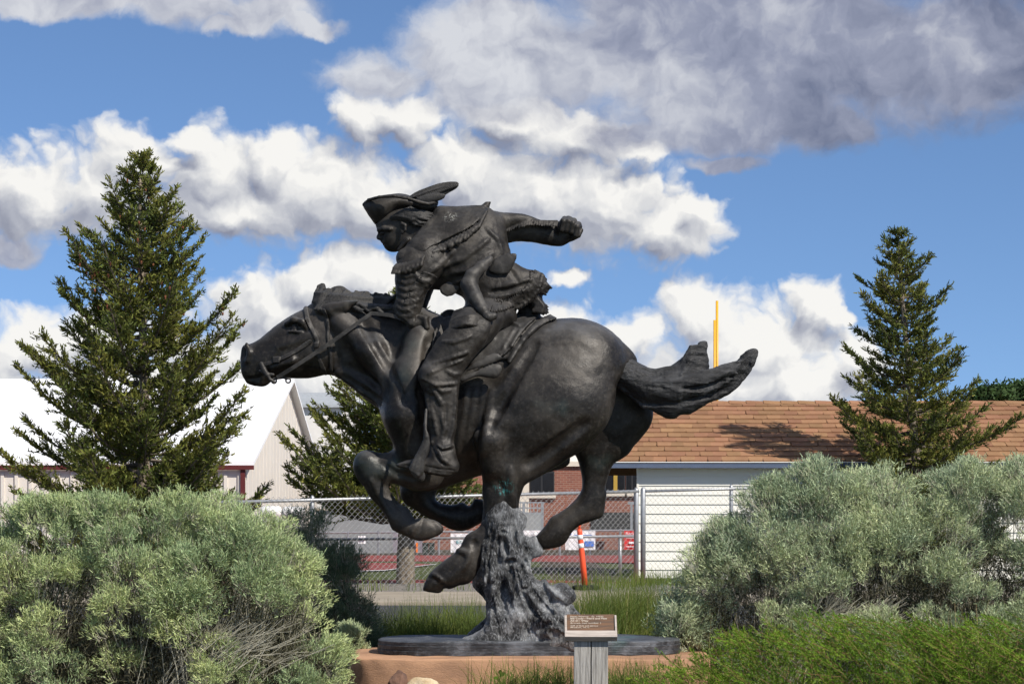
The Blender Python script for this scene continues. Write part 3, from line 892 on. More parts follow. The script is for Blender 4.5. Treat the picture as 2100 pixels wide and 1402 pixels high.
    # ================================================= saddle
    S = Clay((855, 590, -165), (1165, 800, 165), 3.0)
    trk = Clay((855, 590, -165), (1165, 800, 165), 3.0); resample(body_only, trk)
    blanket = [(900, 668), (940, 655), (1000, 660), (1060, 652), (1095, 646), (1122, 644), (1142, 656), (1118, 668), (1086, 690), (1062, 722), (1046, 752), (1034, 744), (1000, 752), (950, 790), (905, 800), (888, 740)]
    S.layer(trk, blanket, 6, k=2, inner=6)
    skirt = [(905, 665), (960, 650), (1030, 655), (1080, 650), (1100, 655), (1080, 676), (1058, 706), (1036, 735), (1012, 742), (950, 760), (912, 760)]
    S.layer(trk, skirt, 14, k=3, inner=6)
    S.panel([(893, 672), (900, 650), (912, 637), (925, 634), (937, 640), (940, 656), (990, 664), (1040, 660), (1062, 640), (1080, 612), (1098, 606), (1108, 620), (1106, 652), (1090, 680), (1000, 690), (900, 690)], 0.85, 0, k=8)
    S.on([(1128, 650, 6), (1104, 664, 6), (1076, 692, 5), (1054, 726, 4.5), (1040, 748, 4)], 5, 'add', 0.3)          # rolled edge
    S.on([(1112, 668, 3), (1086, 692, 3), (1062, 730, 3)], 4, 'carve', 0.3)
    S.on([(1046, 660, 4), (1064, 668, 5)], 3, 'add', 0.4); S.on([(1056, 672, 3.4), (1030, 716, 3.4)], 2, 'add', 0.4); S.on([(1068, 676, 3.4), (1042, 722, 3.4)], 2, 'add', 0.4)
    S.on([(1000, 688, 6), (1010, 694, 7)], 3, 'add', 0.3); S.on([(1003, 690, 3), (1006, 694, 3)], 2, 'carve', 0.4)
    S.on([(1070, 637, 8), (1073, 638, 8)], 3, 'add', 0.1); S.on([(1070, 638, 5), (1072, 638, 5)], 2, 'carve', 0.3)
    # bag or folded flap under the thigh
    S.panel([(944, 772), (975, 760), (1006, 748), (1022, 745), (1030, 752), (1024, 770), (1012, 776), (980, 772), (946, 784)], 0.6, -122, k=2)
    S.panel([(950, 765), (972, 742), (1010, 725), (1024, 726), (1030, 736), (1000, 748), (970, 758)], 0.5, -126, k=2)
    S.rough(0.8, 14, 14, 14, 44)
    saddle = S.build('saddle', M_LEATHER, statue); tag(saddle, 'bronze saddle and blanket with rolled edge')

    # ================================================= rider
    R = Clay((736, 366, -185), (1204, 1000, 115), 2.1)
    Rt = R   # torso first, so that the cape can be laid on it
    torso = [(842, 505), (870, 470), (905, 438), (932, 440), (955, 432), (990, 428), (1012, 434), (1034, 450), (1042, 500), (1047, 515), (1050, 540), (1070, 555), (1078, 600), (1050, 640), (1000, 652), (965, 640), (952, 612), (930, 600), (900, 594), (870, 592), (840, 575), (826, 530)]
    R.panel(torso, 0.86, -8, k=0)
    R.ell((1000, 650, -40), (60, 34, 60), 22)
    R.chain([(905, 440, -10, 18), (985, 446, -6, 22)], 18)
    R.chain([(870, 520, -50, 30), (900, 500, 0, 30), (910, 490, 50, 30)], 24)             # shoulders
    R.panel([(955, 560), (1010, 548), (1050, 538), (1075, 550), (1108, 558), (1113, 572), (1104, 594), (1086, 612), (1060, 628), (1030, 639), (1004, 644), (975, 634), (955, 604)], 0.80, -38, k=16)
    torso_f = R.copy()
    # sleeve and hand on the rein
    R.panel([(842, 505), (826, 515), (815, 537), (811, 557), (810, 575), (813, 600), (812, 615), (806, 632), (812, 650), (828, 662), (846, 668), (852, 660), (861, 642), (870, 616), (875, 600), (884, 588), (905, 560), (912, 528), (884, 500)], 0.72, -66, k=10)
    R.chain([(848, 664, -70, 13), (862, 660, -68, 12)], 6)                               # back of the hand
    for q in range(4):
        R.chain([(862 + q * 1.5, 651 + q * 6, -76 + q * 2, 5.5), (872 + q, 653 + q * 6, -80, 5.0), (876, 660 + q * 5, -72, 4.5), (868, 664 + q * 4, -66, 4.2)], 1.5)
    R.chain([(858, 652, -60, 5.5), (868, 645, -66, 5), (877, 650, -72, 4.2)], 2)         # thumb
    R.chain([(890, 658, -20, 12), (868, 662, -30, 14), (850, 655, 20, 16), (880, 560, 46, 20)], 10)   # far forearm behind
    # folds on the sleeve
    for q in range(7):
        y = 560 + q * 14
        R.on([(816, y, 1.5), (832, y + 7, 3), (852, y + 3 - q, 1.5)], 5)
    # back arm, flung out behind
    R.panel([(990, 437), (1012, 434), (1032, 437), (1067, 438), (1089, 444), (1112, 452), (1139, 454), (1148, 461), (1152, 480), (1157, 502), (1134, 503.5), (1099, 497), (1062, 495), (1032, 500), (1000, 505), (980, 470)], 0.80, 40, k=14, lean=(0.10, 0))
    R.panel([(985, 432), (1012, 434), (1032, 437), (1067, 438), (1089, 443), (1112, 451), (1142, 454.5), (1141, 463), (1112, 459), (1085, 461), (1050, 468), (1028, 482), (1010, 476), (990, 460)], 1.0, 14, k=5, lean=(0.10, 0))
    for q in range(24):                                                                 # ragged sleeve fringe
        a = q / 23
        x = 1024 + 118 * a; y = 480 - 22 * min(1, a * 2.2) + 4 * max(0, a - .45)
        w = 1 + 11 * a
        R.chain([(x, y - 5, w + 2, 3.6), (x - 1, y + 3 + 3 * rnd.random(), w - 4, 2.0)], 1.5)
    # fist
    R.panel([(1144, 462), (1152, 449), (1164, 443), (1177, 448), (1187, 461), (1192, 473), (1184, 489), (1169, 496), (1157, 502), (1144, 492)], 0.8, 48, k=5)
    for q in range(4):
        x = 1154 + q * 9.5; y0 = 449 - 5 * math.sin(q * 0.9) + q * 4.5
        R.chain([(x - 2, y0 + 22, 22, 6), (x + 1, y0 + 5, 20, 6.5), (x + 4, y0, 32, 6.2), (x + 6, y0 + 4, 46, 6)], 1.6)
    R.chain([(1176, 487, 30, 6), (1186, 482, 26, 6), (1192, 472, 30, 4.8)], 2)
    # head
    face = [(770, 455), (772, 467), (775.5, 476), (774, 481), (771, 486.5), (774, 491.5), (780, 492.5), (780.5, 496), (783.5, 498), (783, 501), (786.5, 503), (788, 507), (791, 511), (799, 516), (812, 516.5), (826, 512), (840, 504), (858, 486), (872, 460), (872, 436), (850, 418), (810, 418), (780, 432)]
    R.panel(face, 0.70, -2, k=8, n=3, res=1.0); R.ell((779, 488, -15), (6, 12, 8), 7, 'carve'); R.ell((779, 488, 11), (6, 12, 8), 7, 'carve')
    R.chain([(835, 490, 0, 22), (868, 478, 0, 26), (898, 470, 0, 34)], 10)
    for sg in (-1, 1):
        R.chain([(776, 472, sg * 8 - 2, 3.6), (786, 469, sg * 18 - 2, 4.6), (800, 470, sg * 27 - 2, 4)], 4)     # brow
        R.ell((782, 478, sg * 16 - 2), (6, 4.5, 6), 4, 'carve')
        R.ell((783.5, 478.5, sg * 14 - 2), (4.2, 3.4, 4), 1)
        R.ell((776.5, 489.5, sg * 3.8 - 2), (3.2, 2.6, 3.0), 2)                            # nostril wing
        R.chain([(818, 512, sg * 20 - 2, 4), (836, 492, sg * 28 - 2, 5)], 8)             # jaw
        R.chain([(783, 500, -2, 1.0), (792, 500.5, sg * 12 - 2, 1.2)], 1, 'carve')
        R.chain([(824, 458, sg * 33 - 2, 3.4), (831, 462, sg * 36 - 2, 3.4), (831, 471, sg * 36 - 2, 3), (825, 478, sg * 33 - 2, 3.2)], 2)      # ear
        R.ell((826, 468, sg * 37 - 2), (3, 5.5, 3), 1.5, 'carve')
    for c0 in ([(930, 560, 2), (965, 552, 3.5), (1010, 520, 2)], [(910, 545, 2), (950, 530, 3.4), (1000, 492, 2)], [(925, 585, 2), (955, 570, 3), (980, 540, 1.6)], [(1000, 470, 2), (1020, 490, 3), (1030, 520, 2)], [(1012, 590, 2), (1050, 582, 3), (1090, 572, 2)],
               [(1000, 610, 2), (1036, 606, 3), (1080, 592, 2)], [(880, 560, 2), (900, 545, 3), (930, 515, 2)], [(850, 560, 2), (862, 575, 3), (880, 580, 2)]):
        R.on(c0, 7, 'add', 0.25)
    for c0 in ([(938, 570, 2), (975, 560, 2.6), (1012, 535, 1.6)], [(1006, 600, 2), (1044, 595, 2.6), (1084, 582, 1.6)], [(1030, 540, 2), (1050, 556, 3), (1064, 580, 2)]):
        R.on(c0, 6, 'carve', 0.15)
    # near leg
    R.panel([(1000, 655), (960, 650), (930, 664), (917, 678), (890, 711), (867, 747), (861, 774), (868, 800), (872, 822), (875, 862), (883, 892), (888, 915), (900, 930), (926, 926), (929, 914), (935, 877), (939, 820), (943, 782), (958, 745), (992, 705), (1006, 675)], 0.70, -142, k=12)
    R.chain([(985, 660, -90, 42), (930, 720, -128, 36)], 18)
    R.chain([(884, 770, -152, 24), (890, 782, -152, 22)], 12)                            # knee
    for c0 in ([(866, 776, 2), (885, 788, 3.5), (905, 790, 3), (938, 786, 2)], [(878, 800, 2), (892, 806, 3), (906, 828, 2.5)], [(892, 790, 2.5), (906, 802, 2.5), (922, 800, 1.5)],
               [(880, 765, 2.5), (905, 752, 3), (948, 738, 1.5)], [(890, 745, 2), (920, 735, 2.6), (960, 722, 1.5)], [(934, 795, 3), (932, 840, 3), (928, 880, 3), (920, 908, 2)],
               [(884, 830, 2), (890, 860, 3), (896, 890, 2)], [(905, 850, 2), (912, 880, 3), (905, 905, 2)], [(900, 700, 2), (930, 702, 3), (965, 690, 2)], [(874, 812, 2), (880, 840, 2.4), (884, 872, 1.5)], [(915, 760, 2), (930, 768, 2.6), (944, 766, 1.5)]):
        R.on(c0, 5)
    for c0 in ([(868, 783, 2.4), (890, 797, 2.6), (935, 793, 1.6)], [(878, 794, 2), (888, 812, 2.6), (898, 834, 1.6)], [(915, 830, 2), (914, 868, 2)], [(890, 758, 1.6), (920, 746, 2), (952, 732, 1.4)]):
        R.on(c0, 4, 'carve', 0.2)
    # boot: shaft cuff, foot, heel
    R.panel([(884, 895), (882, 922), (876, 938), (858, 944), (838, 942), (811, 951), (813, 957), (840, 963), (880, 971), (917, 978), (928, 974), (932, 962), (941, 954), (936, 935), (930, 905), (912, 895)], 0.95, -146, k=6, n=3)
    R.chain([(926, 958, -150, 15), (884, 956, -154, 14), (848, 952, -158, 10), (818, 954, -158, 4)], 5)
    R.on([(874, 884, 3), (886, 906, 3.4), (906, 920, 3.4), (930, 914, 2.6)], 2.5, 'add', 0.6)      # trouser hem
    R.on([(876, 892, 2), (890, 912, 2.6), (906, 926, 2.4), (929, 921, 1.6)], 2.5, 'carve', 0.3)
    R.on([(815, 954, 2), (842, 954, 2), (872, 956, 2.2), (905, 962, 2.2), (930, 964, 2)], 2, 'carve', 0.4)   # welt
    R.on([(815, 958, 2), (842, 960, 2), (872, 965, 2.6), (905, 971, 2.6), (926, 972, 2)], 2, 'add', 0.6)
    R.on([(886, 916, 2), (896, 938, 2.6), (914, 956, 2)], 3, 'carve', 0.3)
    R.on([(898, 922, 2), (908, 942, 3), (922, 952, 2)], 4, 'add', 0.4)
    R.ell((888, 902, -166), (8, 14, 8), 4, 'carve')
    # far thigh and foot, mostly hidden
    R.chain([(990, 650, 30, 44), (925, 720, 118, 36), (890, 780, 130, 30), (900, 880, 130, 26), (900, 940, 120, 22), (850, 955, 120, 16)], 16)
    R.rough(1.0, 18, 18, 18, 51, mask=lambda u, v, w: np.where((u < 845) & (v < 520), 0.15, 1.0))
    R.rough(0.55, 7, 7, 7, 57, mask=lambda u, v, w: np.where((u < 845) & (v < 520), 0.1, 1.0))
    rider_f = R.copy()
    rider = R.build('rider_body', M_CLOTH, statue, relax=0); tag(rider, 'bronze rider crouched low with one arm flung back')

    # ------------------------------------------------ cape with fringe
    C = Clay((795, 415, -120), (1020, 575, 110), 2.0)
    tf = Clay((795, 415, -120), (1020, 575, 110), 2.0); resample(torso_f, tf)
    cape = [(846, 498), (868, 474), (893, 446), (905, 434), (925, 433), (935, 438), (955, 430), (990, 426), (998, 440), (986, 458), (958, 480), (922, 498), (890, 516), (858, 538), (812, 552), (815, 535), (826, 514)]
    C.layer(tf, cape, 7, k=2, inner=7)
    C.chain([(852, 494, -34, 8), (880, 462, -40, 8), (906, 438, -26, 8), (914, 432, 4, 10)], 5)        # collar roll
    C.chain([(862, 498, -46, 4), (886, 470, -50, 4), (918, 440, -36, 5), (926, 434, -10, 5)], 3)
    C.chain([(846, 540, -60, 24), (832, 530, -62, 20)], 12)
    edge = [(808, 552), (836, 547), (858, 539), (890, 517), (922, 499), (958, 481), (984, 460), (994, 440)]
    E = []
    for i in range(len(edge) - 1):
        for s in range(9):
            t = s / 9; E.append((edge[i][0] + (edge[i + 1][0] - edge[i][0]) * t, edge[i][1] + (edge[i + 1][1] - edge[i][1]) * t))
    Wg = lambda x, y: -84 + 38 * max(0, min(1, (x - 850) / 140))
    # find the near surface of the torso under each fringe root
    def surf(cl, x, y, default):
        i = int(round((x - cl.lo[0]) / cl.h)); j = int(round((y - cl.lo[1]) / cl.h))
        if not (0 <= i < cl.n[0] and 0 <= j < cl.n[1]): return default
        col = cl.F[i, j]; q = np.nonzero(col < 0)[0]
        return cl.w[q[0]] if len(q) else default
    cf = C.copy(); cf.F = np.minimum(C.F, tf.F)
    for i, (x, y) in enumerate(E):
        if i % 2: continue
        ln = 21 + 5 * math.sin(i * 1.7); a = 1.2 - 0.55 * (i / len(E))
        dx, dy = -math.cos(a) * 0.3 * ln - 2, math.sin(a) * ln
        w = cf.near(x, y)
        if w is None: w = -84
        if x < 866: w = min(w, -90)
        C.chain([(x + 6, y - 10, w + 1, 2.4), (x + 1, y - 2, w - 4, 4.2), (x + dx * 0.5 + rnd.uniform(-2, 2), y + dy * 0.45, w - 7, 4.0), (x + dx * 0.9 + rnd.uniform(-2, 2), y + dy * 0.85, w - 4, 2.8), (x + dx * 1.1 + 2, y + dy * 1.05, w + 4, 1.3)], 1.3)
    C.chain([(985, 432, -14, 10), (996, 424, -10, 7), (1002, 414, -10, 4), (1005, 409, -10, 2.6)], 4)    # knot
    C.chain([(990, 434, -34, 6), (998, 432, -22, 6)], 3)
    C.rough(1.0, 20, 7, 14, 61)
    cp = C.build('cape', M_CLOTH, rider, relax=0); tag(cp, 'shoulder cape edged with curled fringe')

    # ------------------------------------------------ fringe of sleeve, coat skirt and lap
    Fg = Clay((800, 540, -175), (1135, 690, 60), 1.9)
    rf = Clay((800, 540, -175), (1135, 690, 60), 1.9); resample(rider_f, rf)
    for i in range(30):                                                                    # sleeve fringe
        a = i / 29
        x = 893 - 46 * a - 9 * math.sin(a * 3); y = 566 + 98 * a
        Fg.on([(x - 26, y - 9, 1.6), (x - 14, y - 5, 2.6), (x - 5, y + rnd.uniform(-1, 1), 3.4), (x + 2, y + 3, 2.4)], 0.8, 'add', 0.8, base=rf, step=5)
    skirt_edge = [(1108, 562), (1102, 588), (1086, 608), (1062, 624), (1034, 636), (1004, 641)]
    k_ = 0
    for i in range(len(skirt_edge) - 1):
        for s in range(6):
            t = s / 6
            x = skirt_edge[i][0] + (skirt_edge[i + 1][0] - skirt_edge[i][0]) * t; y = skirt_edge[i][1] + (skirt_edge[i + 1][1] - skirt_edge[i][1]) * t
            a = k_ / 30
            dx, dy = 9 - 12 * a, 6 + 6 * a
            Fg.on([(x - dx * 2.4, y - dy * 2.4, 1.2), (x - dx * 1.2, y - dy * 1.2 + rnd.uniform(-1, 1), 2.6), (x - 1, y - 1, 3.6)], 0.8, 'add', 0.75, base=rf, step=5)
            w = rf.near(x - 2, y - 2)
            if w is not None: Fg.chain([(x - 1, y - 1, w + 1, 3.4), (x + dx * .6, y + dy * .65, w + 2, 3.0), (x + dx * 1.1, y + dy * 1.3, w + 6, 1.5)], 0.8)
            k_ += 1
    Fg.panel([(1082, 562), (1096, 558), (1109, 558), (1117, 564), (1118, 575), (1127, 590), (1113, 603), (1114, 625), (1109, 639), (1098, 645), (1088, 636), (1084, 600)], 0.7, -24, k=4)
    for i in range(22):                                                                    # back fringe, blown
        a = i / 21; y = 566 + 74 * a; x = 1108 + 8 * math.sin(a * 9) + (8 if 0.2 < a < 0.45 else 0)
        for w in (-40, -26, -10):
            Fg.chain([(x - 16, y - 3, w, 5), (x - 2, y, w - 2, 4), (x + 6 + rnd.uniform(-3, 4), y + 5 + rnd.uniform(-3, 3), w + 4, 1.8)], 2)
    for i in range(26):                                                                    # fringe on the thigh
        a = i / 25; x = 922 + 66 * a; y = 676 - 8 * math.sin(a * PI) - 6 * a
        w = -148 - 18 * math.sin(a * PI)
        Fg.chain([(x + 10 - 8 * a, y - 36 + 8 * a, w + 32, 3.2), (x + 4, y - 16, w + 10, 4), (x + rnd.uniform(-1, 1), y, w, 3.2), (x - 3, y + 5, w + 1, 1.4)], 1.6)
    Fg.panel([(925, 668), (932, 650), (946, 638), (962, 640), (990, 655), (992, 668), (960, 664)], 0.5, -128, k=4)
    Fg.rough(0.8, 10, 5, 10, 71)
    fr = Fg.build('coat_fringe', M_CLOTH, rider, relax=0); tag(fr, 'curled fringe on sleeve and coat skirt')

    # ------------------------------------------------ pistol holster and pouch at the near hip
    Hs = Clay((880, 505, -180), (1075, 675, -30), 1.9)
    Hs.chain([(962, 584, -108, 17), (975, 612, -124, 15), (990, 636, -136, 12), (1000, 652, -138, 8)], 3)
    Hs.chain([(1004, 532, -88, 8), (986, 548, -100, 11), (968, 566, -106, 14), (962, 584, -108, 16)], 5)
    Hs.chain([(1000, 650, -140, 11), (1012, 648, -136, 8)], 4)
    Hs.panel([(1003, 548), (1014, 530), (1040, 520), (1060, 519), (1061, 527), (1052, 546), (1044, 562), (1020, 562), (1002, 558)], 0.34, -74, k=2, n=1)
    Hs.panel([(900, 590), (916, 578), (940, 570), (944, 590), (930, 606), (916, 609), (904, 602)], 0.35, -44, k=2, n=1)
    Hs.rough(0.7, 10, 10, 10, 81)
    hs = Hs.build('holster', M_LEATHER, rider); tag(hs, 'holster and belt pouch at the hip')

    # ------------------------------------------------ hair
    Ha = Clay((780, 405, -60), (905, 490, 60), 1.6)
    Ha.panel([(800, 440), (815, 430), (850, 426), (885, 432), (892, 446), (878, 462), (856, 470), (842, 462), (826, 452), (812, 458), (803, 452)], 0.95, -2, k=0)
    for i in range(36):
        a = i / 35; sg = -1 if i % 4 else 1
        x0, y0 = 800 + 22 * a, 448 - 14 * a
        e = (862 + 30 * rnd.random(), 436 + 34 * (1 - a) * rnd.uniform(.6, 1.2))
        w = sg * (31 + 6 * math.sin(a * 3))
        Ha.chain([(x0, y0, w * 0.93, 2.6), ((x0 * 2 + e[0]) / 3, y0 - 4 + 6 * math.sin(i), w * 1.05, 3.4), ((x0 + 2 * e[0]) / 3, (y0 + 2 * e[1]) / 3 + 3 * math.sin(i * 2), w * 1.05, 3.2), (e[0], e[1], w * 0.8, 1.6)], 1.4)
    Ha.rough(0.8, 12, 4, 6, 91)
    ha = Ha.build('hair', M_HAIR, rider, relax=0); tag(ha, 'bronze hair swept back under the hat')

    # ------------------------------------------------ hat with plume
    Ht = Clay((738, 390, -75), (910, 470, 75), 1.6)
    hat = [(744, 422), (750, 412), (770, 404), (805, 399), (820, 399), (840, 403), (856, 411), (876, 415), (890, 414), (899, 413), (898, 422), (890, 433), (874, 437), (850, 432), (815, 434), (800, 445), (776, 458), (770, 461), (757, 443)]
    Ht.panel(hat, 1.75, -2, k=0, hmax=60)
    Ht.panel([(800, 405), (815, 398), (835, 400), (850, 408), (850, 425), (800, 425)], 1.2, -2, k=4)
    rim = [(746, 420, -8), (756, 410, -28), (778, 404, -48), (808, 402, -57), (838, 407, -56), (858, 414, -50), (878, 418, -42), (896, 415, -26)]
    Ht.chain([(x, y, w - 2, 3.4) for x, y, w in rim], 2.0)
    Ht.chain([(x, y, -w - 2, 3.4) for x, y, w in rim], 2.0)
    for q in range(40):                                           # the hollow between brim and crown
        pass
    Ht.panel([(762, 412), (790, 406), (830, 408), (862, 417), (890, 417), (860, 409), (838, 401), (812, 396), (790, 396), (760, 400)], 1.0, -36, k=2, op='carve') if False else None
    Ht.rough(0.7, 16, 16, 16, 95)
    ht = Ht.build('hat', M_CLOTH, rider); tag(ht, 'broad hat with the brim turned up')
    Pl = Clay((830, 362, -60), (950, 425, 20), 1.3)
    Pl.panel([(838, 404), (854, 393), (871, 386), (900, 376), (928, 372), (940, 374), (941, 380), (936, 387), (918, 397), (900, 408), (880, 414), (858, 411)], 0.28, -26, k=0)
    Pl.panel([(850, 410), (870, 401), (892, 396), (910, 397), (914, 401), (910, 407), (896, 413), (872, 416)], 0.45, -34, k=1)
    Pl.chain([(842, 406, -30, 2.6), (880, 392, -32, 2.2), (930, 377, -30, 1.4)], 1)
    for q in range(22):
        a = q / 21; x = 852 + 80 * a; y = 401 - 24 * a
        Pl.chain([(x, y, -31, 1.5), (x + 6, y + 8 - 4 * a, -32, 1.5), (x + 9, y + 12 - 7 * a, -29, 0.9)], 0.8)
    pl = Pl.build('plume', M_HAIR, rider); tag(pl, 'long feather stuck in the hat')

    # ------------------------------------------------ stirrup
    St = Clay((825, 820, -205), (925, 1000, -95), 1.7)
    St.panel([(871, 885), (878, 884), (882, 904), (880, 925), (872, 948), (869, 968), (862, 974), (846, 970), (838, 962), (846, 944), (858, 922), (866, 905)], 0.42, -178, k=2, n=3)
    St.chain([(874, 840, -164, 3), (872, 870, -172, 3.4), (873, 896, -178, 4)], 2)
    St.on([(870, 898, 3), (876, 900, 3)], 1.5, 'add', 0.6)
    St.on([(862, 924, 1.6), (852, 948, 1.8), (846, 964, 1.4)], 2, 'carve', 0.2); St.on([(872, 924, 1.6), (864, 948, 1.8), (858, 966, 1.4)], 2, 'carve', 0.2)
    St.panel([(840, 960), (868, 966), (872, 978), (866, 988), (848, 976)], 0.7, -172, k=2, n=2)
    St.chain([(858, 972, -176, 6), (864, 974, -146, 6), (866, 972, -118, 6)], 2)
    st = St.build('stirrup', M_LEATHER, saddle); tag(st, 'broad hanging stirrup')

    # ================================================= stump that carries the horse
    K = Clay((930, 985, -160), (1290, 1335, 130), 2.7)
    K.panel([(1004, 1052), (1020, 1040), (1056, 1038), (1066, 1046), (1075, 1056), (1076, 1068), (1066, 1080), (1072, 1096), (1092, 1112), (1108, 1126), (1108, 1136), (1094, 1148), (1090, 1166), (1100, 1192), (1126, 1212), (1145, 1214), (1158, 1208), (1170, 1216), (1173, 1238), (1196, 1264), (1225, 1292), (1260, 1316), (1240, 1328),
             (1000, 1328), (955, 1318), (986, 1302), (1008, 1280), (1013, 1258), (1000, 1236), (985, 1217), (968, 1203), (968, 1180), (985, 1150), (985, 1110), (990, 1080)], 0.72, -30, k=0, n=3)
    K.chain([(1028, 1044, -66, 27), (1032, 1074, -62, 36), (1040, 1120, -44, 44)], 16)
    rt = [([(1050, 1140, -80, 22), (1075, 1200, -90, 24), (1060, 1260, -96, 24), (1000, 1318, -106, 18), (965, 1324, -104, 8)], 26),
          ([(1090, 1180, -60, 22), (1110, 1230, -84, 24), (1140, 1280, -102, 26), (1190, 1316, -110, 20), (1240, 1326, -104, 10)], 26),
          ([(1060, 1230, -84, 12), (1110, 1222, -98, 18), (1150, 1218, -104, 20), (1164, 1222, -108, 17)], 14),
          ([(1000, 1120, -70, 16), (1010, 1180, -82, 17), (1016, 1240, -88, 16), (1008, 1300, -100, 14)], 20),
          ([(1056, 1080, -70, 16), (1078, 1110, -66, 18), (1100, 1130, -60, 11)], 18), ([(1052, 1050, -70, 14), (1068, 1062, -68, 10)], 14),
          ([(1050, 1250, 30, 26), (1100, 1290, 60, 28), (1180, 1320, 70, 18)], 14), ([(1030, 1260, 20, 24), (990, 1310, 50, 18)], 14), ([(1130, 1272, -112, 26), (1145, 1296, -118, 24)], 26)]
    for c0, k in rt: K.chain(c0, k)
    K.ell((1118, 1320, -66), (118, 36, 58), 30); K.ell((1010, 1322, -70), (74, 24, 48), 26); K.ell((1090, 1318, 40), (140, 50, 60), 30)
    for c0 in ([(985, 1205, -70, 14), (1000, 1240, -78, 10)], [(1010, 1160, -104, 5), (1022, 1200, -108, 6), (1030, 1250, -112, 4)], [(1030, 1150, -104, 5), (1050, 1168, -108, 7), (1080, 1160, -102, 4)], [(1040, 1200, -118, 4), (1046, 1240, -122, 5)],
               [(1070, 1190, -120, 5), (1076, 1215, -120, 6)], [(1052, 1060, -104, 5), (1062, 1075, -98, 6)], [(1100, 1256, -118, 6), (1135, 1246, -126, 8)], [(1148, 1230, -130, 6), (1160, 1240, -124, 6)], [(1024, 1108, -100, 5), (1036, 1130, -98, 6)],
               [(1085, 1150, -86, 5), (1094, 1178, -80, 6)], [(1108, 1288, -136, 4), (1130, 1276, -146, 5), (1160, 1282, -140, 4)], [(1110, 1310, -134, 4), (1160, 1306, -142, 4)]):
        K.on([(p[0], p[1], p[3]) for p in c0], 8, 'carve', 0.25)
    K.chain([(1046, 1060, -62, 20), (1064, 1064, -60, 13)], 8); K.chain([(1052, 1112, -58, 26), (1080, 1122, -58, 20), (1101, 1131, -56, 9)], 8)
    K.chain([(1000, 1112, -64, 18), (990, 1130, -60, 14)], 8); K.chain([(1010, 1062, -70, 18), (1000, 1070, -68, 12)], 8)
    K.ell((1104, 1168, -50), (17, 22, 90), 8, 'carve'); K.ell((1086, 1090, -60), (14, 11, 90), 6, 'carve'); K.ell((1040, 1082, -112), (30, 7, 16), 6, 'carve'); K.ell((1050, 1168, -120), (34, 9, 18), 8, 'carve')
    # the grain flows down the trunk and spreads into the roots
    for i in range(30):
        a = (i + rnd.uniform(-0.3, 0.3)) / 29
        xs, xe = 1000 + 68 * a, 962 + 290 * a ** 1.1
        y0 = 1062 + rnd.uniform(0, 60); y1 = 1318 - rnd.uniform(0, 40)
        ph = rnd.uniform(0, 6)
        c0 = []
        for s in range(9):
            t = s / 8
            x = xs + (xe - xs) * t ** 2.3 + 5 * math.sin(ph + 5 * t) + (-12 if a < 0.4 else 10) * math.sin(PI * t)
            c0.append((x, y0 + (y1 - y0) * t, (3.6 if i % 2 else 2.8) * math.sin(PI * min(0.95, max(0.08, t))) + 0.6))
        K.on(c0, 4, 'carve' if i % 2 else 'add', 0.3)
    for (x, y, r) in ((1052, 1150, 13), (1032, 1090, 9), (1146, 1246, 12), (1136, 1296, 15), (1078, 1206, 10)):      # knots: ringed hollows
        K.on([(x - r * 0.5, y, r * 0.42), (x + r * 0.5, y + 2, r * 0.42)], 3, 'carve', 0.3)
        K.on([(x + r * math.cos(q), y + r * 0.8 * math.sin(q), 2.4) for q in np.linspace(0, 2 * PI, 10)], 3, 'add', 0.25)
    K.rough(2.4, 34, 40, 34, 101); K.rough(1.0, 14, 14, 14, 103); K.rough(1.0, 8, 26, 10, 105, ridge=True); K.rough(0.6, 5, 12, 5, 109)
    stump = K.build('tree_stump', M_STUMP, statue, relax=0); tag(stump, 'gnarled grey bronze stump under the horse')

    # ================================================= base plate
    n = 72
    V = []; Fc = []
    def outline(a):
        # long lens-shaped plate, a little irregular
        ca, sa = math.cos(a), math.sin(a)
        x = 0.10 + 0.88 * math.copysign(abs(ca) ** 0.75, ca); y = -0.02 + (0.40 + 0.05 * math.sin(a * 2 + 1)) * math.copysign(abs(sa) ** 0.85, sa)
        return x * (1 + 0.012 * math.sin(5 * a)), y + 0.008 * math.sin(9 * a)
    rings = [(1.0, 0.028), (1.004, 0.05), (0.996, 0.052), (1.003, 0.078), (0.995, 0.081), (0.999, 0.100), (0.985, 0.108), (0.93, 0.112), (0.8, 0.114), (0.6, 0.117), (0.4, 0.118), (0.2, 0.119)]
    for (s, z) in rings:
        for k in range(n):
            x, y = outline(2 * PI * k / n)
            V.append((0.10 + (x - 0.10) * s, y * s, z + 0.004 * math.sin(x * 9 + y * 7) * (s < 0.99)))
    for r in range(len(rings) - 1):
        for k in range(n): Fc.append((r * n + k, r * n + (k + 1) % n, (r + 1) * n + (k + 1) % n, (r + 1) * n + k))
    Fc.append(tuple((len(rings) - 1) * n + k for k in range(n))); Fc.append(tuple(range(n - 1, -1, -1)))
    pl_ = MB().add(V, Fc).build('base_plate', M_PLATE, statue, smooth=False); tag(pl_, 'thick dark bronze plate under the stump')
build_statue()

